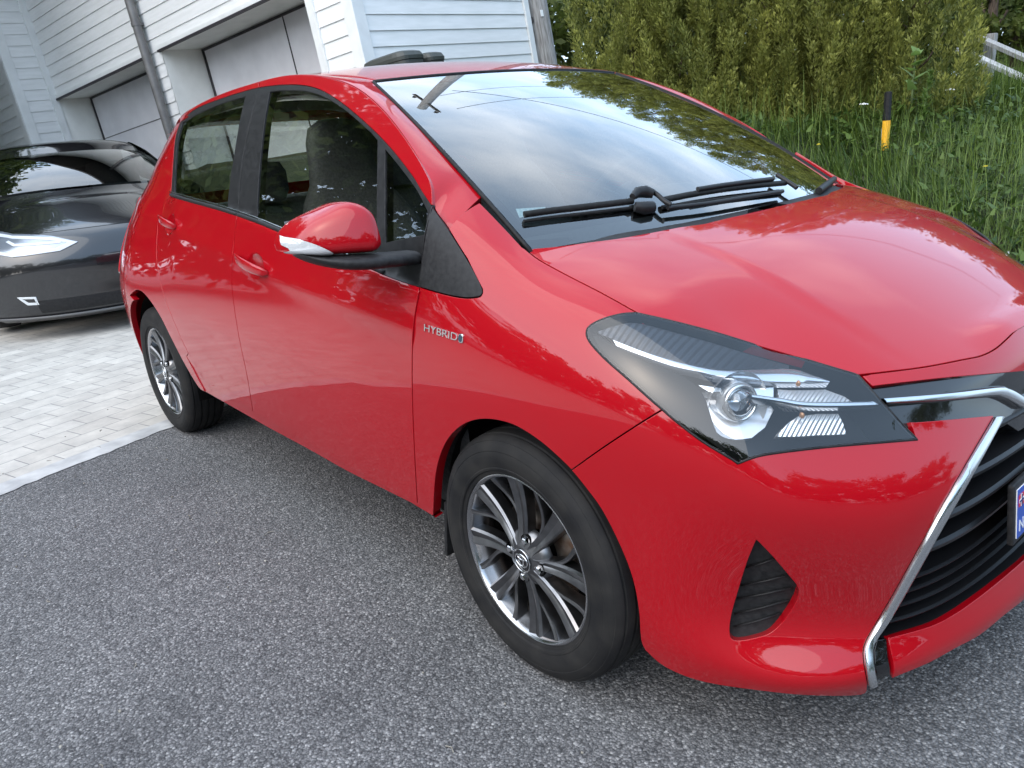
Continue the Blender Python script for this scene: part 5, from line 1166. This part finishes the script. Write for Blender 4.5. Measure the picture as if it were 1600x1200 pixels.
# repeater lens wrapped round the outer lower front
V = []; F = []; ss = np.linspace(.62, .992, 18); nk = 8
for s in ss:
    ring = _mir(s, grow=.0022); fr = [ring[(i) % 36] for i in (26, 28, 30, 31, 32, 33, 34, 35, 0, 1)]
    lo = np.array(ring[30]); zt = np.interp(s, [.62, .8, 1.0], [1.001, 1.024, 1.046])
    fr = sorted([p for p in ring if p[0] > (min(q[0] for q in ring)+max(q[0] for q in ring))/2-.01], key=lambda p: p[2])
    Z = np.array([p[2] for p in fr]); X = np.array([p[0] for p in fr])
    for j in range(nk):
        z = Z[0]+(zt-Z[0])*j/(nk-1); V.append((float(np.interp(z, Z, X))+.0045, ring[0][1]-.003, z))
for i in range(len(ss)-1):
    for j in range(nk-1): F.append((i*nk+j, i*nk+j+1, (i+1)*nk+j+1, (i+1)*nk+j))
M['repeater'] = mat('clear_repeater', (.72, .74, .76), .12, .35, .8, .02)
o = mesh_obj('turn_signal', V, F, M['repeater'], mirror); fix_normals(o)
ml = [Vector(p) for p in _mir(.5)]; o = mesh_obj('mirror_glass', [(-.476, -.90, 1.0), (-.476, -.90, 1.075), (-.545, -1.0, 1.07), (-.545, -1.0, 1.01)], [(0, 1, 2, 3)], M['chrome'], mirror, False)
far_m = mirrored(mirror, fd2); far_m.location = (-.10, -.03, -.015)

def handle(parent, x0, x1, z0, z1):
    N = 24; V = []; F = []; n = 14
    for i in range(N):
        t = i/(N-1); x = x0+(x1-x0)*t; z = z0+(z1-z0)*t; lift = .030*min(1, math.sin(math.pi*min(max(t, .0), 1))**.55)+.002
        hh = .0185*(.75+.25*math.sin(math.pi*t)); th = .007
        e = min(1, (min(t, 1-t)/.06))**.5; P, _, _, nn = surf_frame(SIDE, np.array([[x, z]])); P, nn = P[0], nn[0]
        for k in range(n):
            ex, ez = _sup(2*math.pi*k/n, 2.8); V.append(P+nn*(lift+ex*th*max(e, .3))+np.array([0, 0, ez*hh*max(e, .35)]))
    for i in range(N-1):
        for k in range(n): F.append((i*n+k, i*n+(k+1) % n, (i+1)*n+(k+1) % n, (i+1)*n+k))
    F += [tuple(range(n))[::-1], tuple(range((N-1)*n, N*n))]
    o = mesh_obj('handle', V, F, M['paint'], parent, True); fix_normals(o); return o
def cup(parent, x0, z0, rx, rz):
    """finger recess behind the handle, as a dished plate a hair proud of the skin with a dark bowl"""
    V = []; F = []; n = 28; rings = [(1.0, -.0004), (.95, -.0008), (.88, -.003), (.72, -.010), (.42, -.017), (.02, -.019)]
    for f, d in rings:
        for k in range(n):
            a = 2*math.pi*k/n; x, z = x0+rx*f*math.cos(a), z0+rz*f*math.sin(a); P, _, _, nn = surf_frame(SIDE, np.array([[x, z]])); V.append(P[0]+nn[0]*(d))
    for i in range(len(rings)-1):
        for k in range(n): F.append((i*n+k, i*n+(k+1) % n, (i+1)*n+(k+1) % n, (i+1)*n+k))
    o = mesh_obj('handle_recess', V, F, M['paint'], parent, True); return o
for rc, a, b in ((RECF, front_door, fd2), (RECR, rear_door, rd2)): mirrored(cup(a, rc[0], rc[1], rc[2]+.0015, rc[3]+.0015), b)
h1 = handle(front_door, -1.345, -1.108, .906, .871); mirrored(h1, fd2)
h2 = handle(rear_door, -2.19, -1.985, 1.000, .978); mirrored(h2, rd2)

def text_mesh(s, size, ext=.1):
    c = bpy.data.curves.new('lettering', 'FONT'); c.body = s; c.size = size; c.extrude = ext; c.bevel_depth = 0; c.align_x = 'LEFT'
    o = bpy.data.objects.new('lettering', c); COL.objects.link(o); bpy.context.view_layer.update()
    dg = bpy.context.evaluated_depsgraph_get(); me = bpy.data.meshes.new_from_object(o.evaluated_get(dg)); bpy.data.objects.remove(o)
    return me
bp = TN([(663, 511), (716, 527)])
me = text_mesh('HYBRID', 1.0, .0); co = np.array([v.co[:] for v in me.vertices]); fs = [tuple(p.vertices) for p in me.polygons]
wid = co[:, 0].max(); co[:, 0] /= wid; hgt = co[:, 1].max(); co[:, 1] /= hgt
pA, pB = pts3(NOSE, bp); dirx = (pB-pA); L = np.linalg.norm(dirx); dirx /= L
_, _, _, nb = surf_frame(NOSE, np.array([[(bp[0][0]+bp[1][0])/2, (bp[0][1]+bp[1][1])/2]])); nb = nb[0]; upv = np.cross(nb, dirx); upv *= math.copysign(1, upv[2])
HB = .0165
V = []; F = []; k = len(co)
base3 = pA[None]+co[:, :1]*L*dirx+(co[:, 1:2]-.5)*HB*upv
V = np.concatenate([base3+nb*.0028, base3-nb*.001]); F = [f for f in fs]
ed = {}
for f in fs:
    for i in range(len(f)):
        e = (f[i], f[(i+1) % len(f)]); ed[e] = ed.get(e, 0)+1
F += [(e[1], e[0], e[0]+k, e[1]+k) for e in ed if (e[1], e[0]) not in ed]
badge = mesh_obj('badge', V, F, M['chrome'], wing, False)
def pill(c, rx, rz, h, m, name, parent):
    V = []; n = 24
    for hh, f in ((-.001, 1), (h, 1), (h+.0006, .9)):
        for q in range(n):
            ex, ez = _sup(2*math.pi*q/n, 3.0); V.append(c+dirx*rx*f*ex+upv*rz*f*ez+nb*hh)
    F = [(i*n+q, i*n+(q+1) % n, (i+1)*n+(q+1) % n, (i+1)*n+q) for i in range(2) for q in range(n)]+[tuple(range(2*n, 3*n))]
    o = mesh_obj(name, V, F, m, parent, False); fix_normals(o); return o
pc2 = pA+dirx*(L+.0115)
pill(pc2, .0085, .0105, .0024, M['chrome'], 'badge_rim', wing); pill(pc2-dirx*.0008, .0060, .0083, .0034, mat('badge_blue', (.01, .035, .06), .15, 0, .6), 'badge_inlay', wing)

# ------------------------------------------------------------------ cowl, wipers, sticker
hr3 = tow(pts3(HOOD, hr+rear_mid)); hr3[:, 2] -= .012; hr3[:, 0] += .006
sb3 = tow(pts3(SCREEN, [(u, .035) for u in np.linspace(1.0, 0, 20)])); sb3[:, 2] -= .002
COWL = Ruled(hr3[::2], sb3, -.006, (0, 0, 1.))
cowl = panel('cowl', COWL, [([(u, 0.) for u in np.linspace(0, 1, 30)]+[(u, 1.) for u in np.linspace(1, 0, 30)], [])], M['black_plastic'], CAR, 'B', open_w=True, gap=0)
def on_screen(px, off):
    uv = TS(px); P, _, _, nn = surf_frame(SCREEN, np.array(uv)); return P+nn*off
W1 = empty('wiper', parent=CAR)
def tube(name, P, r, m, parent, flat=1., n=10):
    bm = bmesh.new(); tube_bm(bm, P, r, n, flat=flat); return bm_obj(name, bm, m, parent, True, 50)
tube('wiper_blade', on_screen(sl([(818, 343), (860, 337), (920, 330), (986, 322)]), .014), .0085, M['rubber'], W1, .9)
tube('wiper_lip', on_screen(sl([(818, 348), (860, 342), (920, 335), (986, 327)]), .004), .004, M['rubber'], W1)
bm = bmesh.new()
P = on_screen([(984, 321), (992, 314), (1004, 313), (1016, 316)], .024); tube_bm(bm, P, [.008, .013, .015, .011], 10)
P = on_screen([(990, 330), (1004, 332), (1018, 330)], .012); tube_bm(bm, P, [.012, .016, .014], 10)
bm_obj('wiper_joint', bm, M['black_trim'], W1, True, 50)
tube('wiper_arm', on_screen(sl([(1014, 312), (1024, 319), (1034, 328), (1043, 333)]), .024), .006, M['black_trim'], W1)
tube('wiper_arm', on_screen(sl([(1040, 334), (1100, 327), (1160, 317), (1218, 307)]), .016), .0055, M['black_trim'], W1)
W2 = empty('wiper', parent=CAR)
tube('wiper_blade', on_screen(sl([(1034, 320), (1080, 311), (1130, 303), (1180, 297), (1222, 293)]), .014), .0095, M['rubber'], W2, .8)
tube('wiper_lip', on_screen(sl([(1034, 326), (1090, 318), (1160, 309), (1216, 303)]), .004), .005, M['rubber'], W2)
tube('wiper_arm', on_screen(sl([(1084, 310), (1140, 301), (1200, 293)]), .026), .006, M['black_trim'], W2)
tube('wiper_arm', on_screen(sl([(1207, 284), (1218, 291), (1230, 299), (1238, 305)]), .022), .006, M['black_trim'], W2)
tube('washer_tube', on_screen(sl([(1276, 303), (1288, 294), (1300, 284)]), .010), [.010, .011, .009], M['black_trim'], W2)
M['sticker'] = noise_mix(mat('sticker', (.5, .65, .68), .5), (.35, .55, .60), (.72, .80, .82), 160, coord='Object')
panel('sticker', SCREEN, [(TS([(806, 323), (852, 320), (858, 328), (812, 337)]), [])], M['sticker'], wscr, 'R', off=-.006, gap=0, depth=0)

# ------------------------------------------------------------------ number plate
PL = empty('number_plate', (.802, 0, 0), parent=CAR); PZ = .455; TILT = Matrix.Rotation(R(-5), 3, 'Y')
def plate_box(name, c, s, m, bev=0):
    bm = bmesh.new(); box_bm(bm, TILT @ Vector(c), s, TILT, bev=bev); o = bm_obj(name, bm, m, PL); o.location = (0, 0, PZ); return o
plate_box('plate_holder', (-.006, 0, 0), (.012, .532, .124), M['black_plastic'], .004)
M['plate_white'] = mat('plate_white', (.78, .79, .80), .3); M['plate_blue'] = mat('plate_blue', (.01, .07, .40), .3); M['plate_red'] = mat('flag_red', (.50, .02, .04), .3); M['flag_blue'] = mat('flag_navy', (.01, .02, .12), .3)
plate_box('plate_face', (.0005, 0, 0), (.003, .508, .100), M['plate_white'], .0)
plate_box('plate_band', (.0024, -.2335, 0), (.001, .040, .100), M['plate_blue'])
plate_box('flag', (.0034, -.2335, .026), (.001, .032, .024), M['plate_red'])
plate_box('flag_cross', (.0042, -.2335, .026), (.0008, .032, .0065), M['plate_white']); plate_box('flag_cross', (.0044, -.238, .026), (.0008, .0065, .024), M['plate_white'])
plate_box('flag_stripe', (.0050, -.2335, .026), (.0008, .032, .003), M['flag_blue']); plate_box('flag_stripe', (.0052, -.238, .026), (.0008, .003, .024), M['flag_blue'])
me = text_mesh('N', .034, .0008); co = np.array([v.co[:] for v in me.vertices]); co[:, 0] -= co[:, 0].mean(); me.clear_geometry
V = [TILT @ Vector((.0030+c[2], -.2335+c[0], c[1]-.038)) for c in co]
o = mesh_obj('letter', V, [tuple(p.vertices) for p in me.polygons], M['plate_white'], PL, False); o.location = (0, 0, PZ)
# emblem in the middle of the nose
P, _, _, nn = surf_frame(NOSE, np.array([[13.0, 5.2]])); ec = P[0]+nn[0]*.006
def ring_geo(rx, rz, t, c, ax, m, name, parent, k=48, tilt=(0, 0)):
    bm = bmesh.new(); y = Vector(ax).normalized(); x = y.cross(Vector((0, 0, 1))).normalized(); z = x.cross(y)
    pts = [Vector(c)+x*(rx*math.cos(2*math.pi*i/k)+tilt[0])+z*(rz*math.sin(2*math.pi*i/k)+tilt[1]) for i in range(k+1)]
    tube_bm(bm, pts, t, 8); return bm_obj(name, bm, m, parent, True)
EM = empty('emblem', parent=bumper)
for rx, rz, t, tl in ((.050, .034, .005, (0, 0)), (.029, .011, .0038, (0, .018)), (.013, .029, .0038, (0, 0))): ring_geo(rx, rz, t, ec, nn[0], M['chrome'], 'emblem_ring', EM, tilt=tl)

# ------------------------------------------------------------------ wheels
M['tyre'] = noise_mix(mat('tyre_rubber', (.016, .016, .017), .75, spec=.2), (.011, .011, .012), (.024, .023, .022), 14, rough=(.62, .85), bump=.12, bscale=260, dist=.002)
M['alloy'] = noise_mix(mat('alloy_silver', (.21, .21, .22), .28, 1.0), (.17, .17, .175), (.24, .24, .245), 30, rough=(.24, .36))
M['lip'] = mat('alloy_lip', (.42, .42, .43), .22, 1.0)
M['disc'] = noise_mix(mat('brake_disc', (.12, .10, .09), .5, .8), (.10, .06, .04), (.20, .18, .16), 25)
def make_wheel(name, side):
    """axis along y, outer face towards -y"""
    w = empty(name, parent=CAR)
    pr = [(.2065, -.072), (.2085, -.077), (.213, -.0785), (.2165, -.0795), (.219, -.0835), (.224, -.0850), (.226, -.0842), (.238, -.0872), (.250, -.0885), (.262, -.0880), (.264, -.0872), (.266, -.0878), (.276, -.0850), (.284, -.0800), (.2865, -.0775), (.288, -.0776), (.2935, -.0715), (.2975, -.0650), (.2985, -.0615), (.2960, -.0600), (.2960, -.0560), (.3005, -.0545), (.3025, -.0380), (.3030, -.0340), (.2955, -.0330), (.2955, -.0260), (.3035, -.0250), (.3042, -.0060), (.2965, -.0050)]
    pr = pr+[(r, -h) for r, h in pr[::-1]]
    V, F = lathe(pr, 96); ty = mesh_obj('tyre', V, [f[::-1] for f in F], M['tyre'], w, True); ty.data.set_sharp_from_angle(angle=R(32)); fix_normals(ty)
    rim = empty('rim', parent=w)
    V, F = lathe([(.1980, -.060), (.2000, -.0675), (.2035, -.0705), (.2068, -.0715), (.2078, -.0735), (.2072, -.076), (.2050, -.0768), (.2020, -.0755), (.1990, -.0720), (.1965, -.0640), (.1915, -.045), (.184, -.030), (.180, .03), (.19, .066), (.205, .07)], 96)
    lp = mesh_obj('rim_lip', V, F, M['lip'], rim, True); lp.data.set_sharp_from_angle(angle=R(40)); fix_normals(lp)
    bm = bmesh.new()
    def spoke(a0, a1, r0, r1, w0, w1, d0, d1, ridge):
        rows = []; n = 10
        for i in range(n):
            t = i/(n-1); r = r0+(r1-r0)*t; a = a0+(a1-a0)*sst(t*1.0) if a0 != a1 else a0; wd = w0+(w1-w0)*t**1.3; d = d0+(d1-d0)*t-.010*math.sin(math.pi*t)*-1
            e = Vector((math.cos(a), 0, math.sin(a))); s = Vector((-math.sin(a), 0, math.cos(a))); o = Vector((0, -1, 0))
            c = e*r+o*(-d)
            pf = [(-.5, -.030), (-.46, -.006), (-.36, 0), (-.14, -.0022*ridge), (0, -.0050*ridge), (.14, -.0022*ridge), (.36, 0), (.46, -.006), (.5, -.030)]
            rows.append([bm.verts.new(c+s*wd*x+o*y) for x, y in pf])
        for i in range(n-1):
            for k in range(len(rows[0])-1): bm.faces.new((rows[i][k], rows[i][k+1], rows[i+1][k+1], rows[i+1][k]))
        bm.faces.new(rows[-1]); bm.faces.new(rows[0][::-1])
    off = R(8)
    for i in range(8):
        a = i*math.pi/4+off; spoke(a, a, .035, .2005, .028, .052, -.0725, -.0718, 1.0)
        spoke(a+.13, a+math.pi/8+.02, .080, .2005, .011, .020, -.060, -.0712, .3)
    bmesh.ops.recalc_face_normals(bm, faces=bm.faces)
    sp = bm_obj('spokes', bm, M['alloy'], rim, True, 22)
    V, F = lathe([(.0, -.0735), (.030, -.0735), (.0335, -.072), (.052, -.0665), (.066, -.058), (.070, -.040)], 64); hb = mesh_obj('hub', V, F, M['alloy'], rim, True); fix_normals(hb)
    V, F = lathe([(.0, -.0775), (.024, -.0772), (.0275, -.0755), (.0285, -.072)], 48); cp = mesh_obj('hub_cap', V, F, M['black_gloss'], rim, True); fix_normals(cp)
    bm = bmesh.new()
    def ell(cx, cz, rx, rz, t):
        tube_bm(bm, [Vector((cx+rx*math.cos(2*math.pi*i/40), -.0782, cz+rz*math.sin(2*math.pi*i/40))) for i in range(41)], t, 6, cap=False)
    ell(0, 0, .0280, .0280, .0012); ell(0, 0, .0205, .0150, .0018); ell(0, .0080, .0130, .0056, .0015); ell(0, -.0005, .0058, .0138, .0015)
    bm_obj('cap_emblem', bm, M['chrome'], rim, True)
    for i in range(4):
        a = i*math.pi/2+R(-6); c = Vector((.0500*math.cos(a), 0, .0500*math.sin(a)))
        V, F = lathe([(.0, -.0745), (.0070, -.0745), (.0085, -.0725), (.0090, -.064), (.0090, -.05)], 6); nt = mesh_obj('lug_nut', np.array(V)+np.array([c.x, 0, c.z]), F, M['chrome'], rim, False); fix_normals(nt)
        V, F = lathe([(.0155, -.0680), (.0150, -.0600), (.0095, -.0580)], 24); ck = mesh_obj('nut_socket', np.array(V)+np.array([c.x, 0, c.z]), F, M['dark'], rim, True)
    V, F = lathe([(.05, -.012), (.125, -.012), (.125, .012), (.05, .012)], 48); mesh_obj('brake_disc', V, F, M['disc'], w, True); V, F = lathe([(0, .02), (.20, .02), (.205, .07)], 40); mesh_obj('wheel_back', V, F, M['dark'], w, True)
    return w
WH = make_wheel('wheel', 0)
def copy_tree(o, parent=None):
    c = o.copy(); COL.objects.link(c); c.parent = parent
    for ch in list(o.children): copy_tree(ch, c)
    return c
WH.location = (0, -.742, .296); WH.rotation_euler = (0, R(4), R(-.6))
for x, y, rz, ry in ((-2.51, -.735, 0, 31), (0, .742, math.pi, 10), (-2.51, .735, math.pi, 50)):
    c = copy_tree(WH, CAR); c.location = (x, y, .296); c.rotation_euler = (0, R(ry), rz)
# arch liners, flap, underbody
def liner(x, r, w0, w1, a0, a1, name='arch_liner'):
    for sg in (-1, 1):
        V = []; F = []; n = 30
        for i in range(n):
            a = a0+(a1-a0)*i/(n-1)
            for ww, rr in ((w1, r), (w0, r), (w0, .05)): V.append((x+rr*math.cos(a), sg*ww, .30+rr*math.sin(a)))
        for i in range(n-1):
            for k in range(2): F.append((i*3+k, i*3+k+1, (i+1)*3+k+1, (i+1)*3+k))
        mesh_obj(name, V, F, M['dark'], CAR, True)
liner(0, .346, .52, .765, R(-14), R(196)); liner(-2.51, .352, .52, .79, R(-14), R(196))
bm = bmesh.new(); box_bm(bm, (-.335, -.752, .245), (.012, .09, .17), Matrix.Rotation(R(10), 3, 'Y'), bev=.003); fl = bm_obj('mud_flap', bm, M['black_plastic'], CAR); mirrored(fl, CAR)
bm = bmesh.new(); box_bm(bm, (-1.25, 0, .235), (1.80, 1.38, .06)); box_bm(bm, (-1.25, 0, .30), (3.3, .98, .12)); box_bm(bm, (.515, 0, .235), (.31, .82, .13)); box_bm(bm, (.45, 0, .52), (.10, 1.0, .5)); bm_obj('underbody', bm, M['dark'], CAR)

# ------------------------------------------------------------------ cabin
def loft(name, rows, m, parent, smooth=True, ang=40):
    n = len(rows[0]); V = [p for r in rows for p in r]; F = [(i*n+k, i*n+k+1, (i+1)*n+k+1, (i+1)*n+k) for i in range(len(rows)-1) for k in range(n-1)]
    o = mesh_obj(name, V, F, m, parent, smooth); fix_normals(o); o.data.set_sharp_from_angle(angle=R(ang)); return o
M['dash'] = noise_mix(mat('dashboard', (.02, .02, .022), .6), (.016, .016, .017), (.026, .026, .028), 80, bump=.1, bscale=600, dist=.001)
dash = loft('dashboard', [[(x+.06*(1-(w/.7)**2), w, z) for w in np.linspace(-.70, .70, 15)] for x, z in ((.02, .93), (-.10, .955), (-.30, .965), (-.46, .955), (-.52, .92), (-.55, .80), (-.50, .55), (-.45, .35))], M['dash'], CAR)
loft('hood_binnacle', [[(x, .37+w, z-(.6*w*w if True else 0)) for w in np.linspace(-.19, .19, 9)] for x, z in ((-.30, .965), (-.38, 1.005), (-.50, 1.01), (-.53, .97))], M['dash'], dash)
bm = bmesh.new(); c = Vector((-.70, .37, .965)); ax = Vector((-.80, 0, .60)).normalized(); e1 = Vector((0, 1, 0)); e2 = ax.cross(e1)
tube_bm(bm, [c+e1*.185*math.cos(2*math.pi*i/48)+e2*.185*math.sin(2*math.pi*i/48) for i in range(49)], .016, 10, cap=False)
for a in (200, 340, 270): tube_bm(bm, [c+(e1*math.cos(R(a))+e2*math.sin(R(a)))*.18, c+(e1*math.cos(R(a))+e2*math.sin(R(a)))*.04-ax*.02], .018, 8, flat=.5)
tube_bm(bm, [c-ax*.05, c-ax*.0], [.07, .075], 16); tube_bm(bm, [c-ax*.30, c-ax*.04], .03, 10)
bm_obj('steering_wheel', bm, M['dash'], CAR, True, 45)
def seat(y, x0, wide=.47, parent=CAR, hz=1.0):
    s = empty('seat', parent=parent)
    def sec(t, x, z, wd, dp, n=20): return [(x+dp*_sup(2*math.pi*k/n, 3.2)[1], y+wd/2*_sup(2*math.pi*k/n, 3.0)[0]*1.0, z) for k in range(n+1)]
    rows = [sec(0, x0+dx, z*hz, wd, dp) for dx, z, wd, dp in ((.0, .48, wide, .075), (-.05, .62, wide+.02, .07), (-.12, .80, wide+.03, .06), (-.18, .95, wide, .055), (-.225, 1.04, wide*.80, .05), (-.25, 1.10, wide*.60, .045), (-.262, 1.16, wide*.54, .042), (-.272, 1.24, wide*.51, .040), (-.28, 1.29, wide*.43, .034), (-.284, 1.315, wide*.24, .02), (-.285, 1.318, .02, .005))]
    loft('backrest', rows, M['interior'], s)
    loft('cushion', [[(x0+.02+x, y+wide/2*_sup(2*math.pi*k/20, 3)[0], .44+.07*_sup(2*math.pi*k/20, 3)[1]) for k in range(21)] for x in (.0, .1, .3, .48, .52)], M['interior'], s)
    return s
seat(-.37, -1.10); seat(.37, -1.10)
rb = empty('rear_bench', parent=CAR)
loft('backrest', [[(-2.02+dx, w, z) for w in np.linspace(-.62, .62, 9)] for dx, z in ((.10, .50), (.05, .60), (-.06, .88), (-.10, 1.0), (-.17, 1.02), (-.2, .9))], M['interior'], rb)
loft('cushion', [[(x, w, z) for w in np.linspace(-.62, .62, 9)] for x, z in ((-1.95, .55), (-1.60, .58), (-1.5, .54), (-1.5, .35))], M['interior'], rb)
for y in (-.36, .36): loft('headrest', [[(-2.12+.045*_sup(2*math.pi*k/16, 3)[1], y+wd/2*_sup(2*math.pi*k/16, 3)[0], z) for k in range(17)] for z, wd in ((1.02, .2), (1.06, .25), (1.14, .25), (1.18, .2), (1.19, .02))], M['interior'], rb)
loft('parcel_shelf', [[(x, w, 1.0) for w in np.linspace(-.6, .6, 3)] for x in (-2.2, -2.8)], M['interior'], rb)
# inner door skins and pillars, following the outer side a hand's width in
for sg in (-1, 1):
    rows = []
    for x in np.linspace(-2.4, -.25, 24):
        rows.append([(x, sg*(float(sidew(x, z))-d), z) for z, d in ((.26, .10), (.5, .09), (.75, .085), (float(belt(x))-.07, .075), (float(belt(x))-.035, .06))])
    loft('door_lining', rows, M['interior'], CAR)
    for xa, xb, wd in ((-1.47, -1.40, .05),):
        loft('pillar_lining', [[(xa-.0+dx-.06*(z-1.0), sg*(float(sidew(xa, z))-.035), z) for z in np.linspace(.9, 1.43, 10)] for dx in (-.05, .06)], M['interior'], CAR)
    loft('pillar_lining', [[(x, sg*(float(sidew(x, z))-.03), z) for z in np.linspace(1.08, 1.40, 10)] for x in (-2.75, -2.55, -2.38)], M['interior'], CAR)
rows = [[(x, w, float(_rz(x))-.045-.06*(abs(w)/.55)**2.5) for w in np.linspace(-.55, .55, 13)] for x in np.linspace(-2.6, -.92, 16)]
loft('headlining', rows, M['headliner'], CAR)
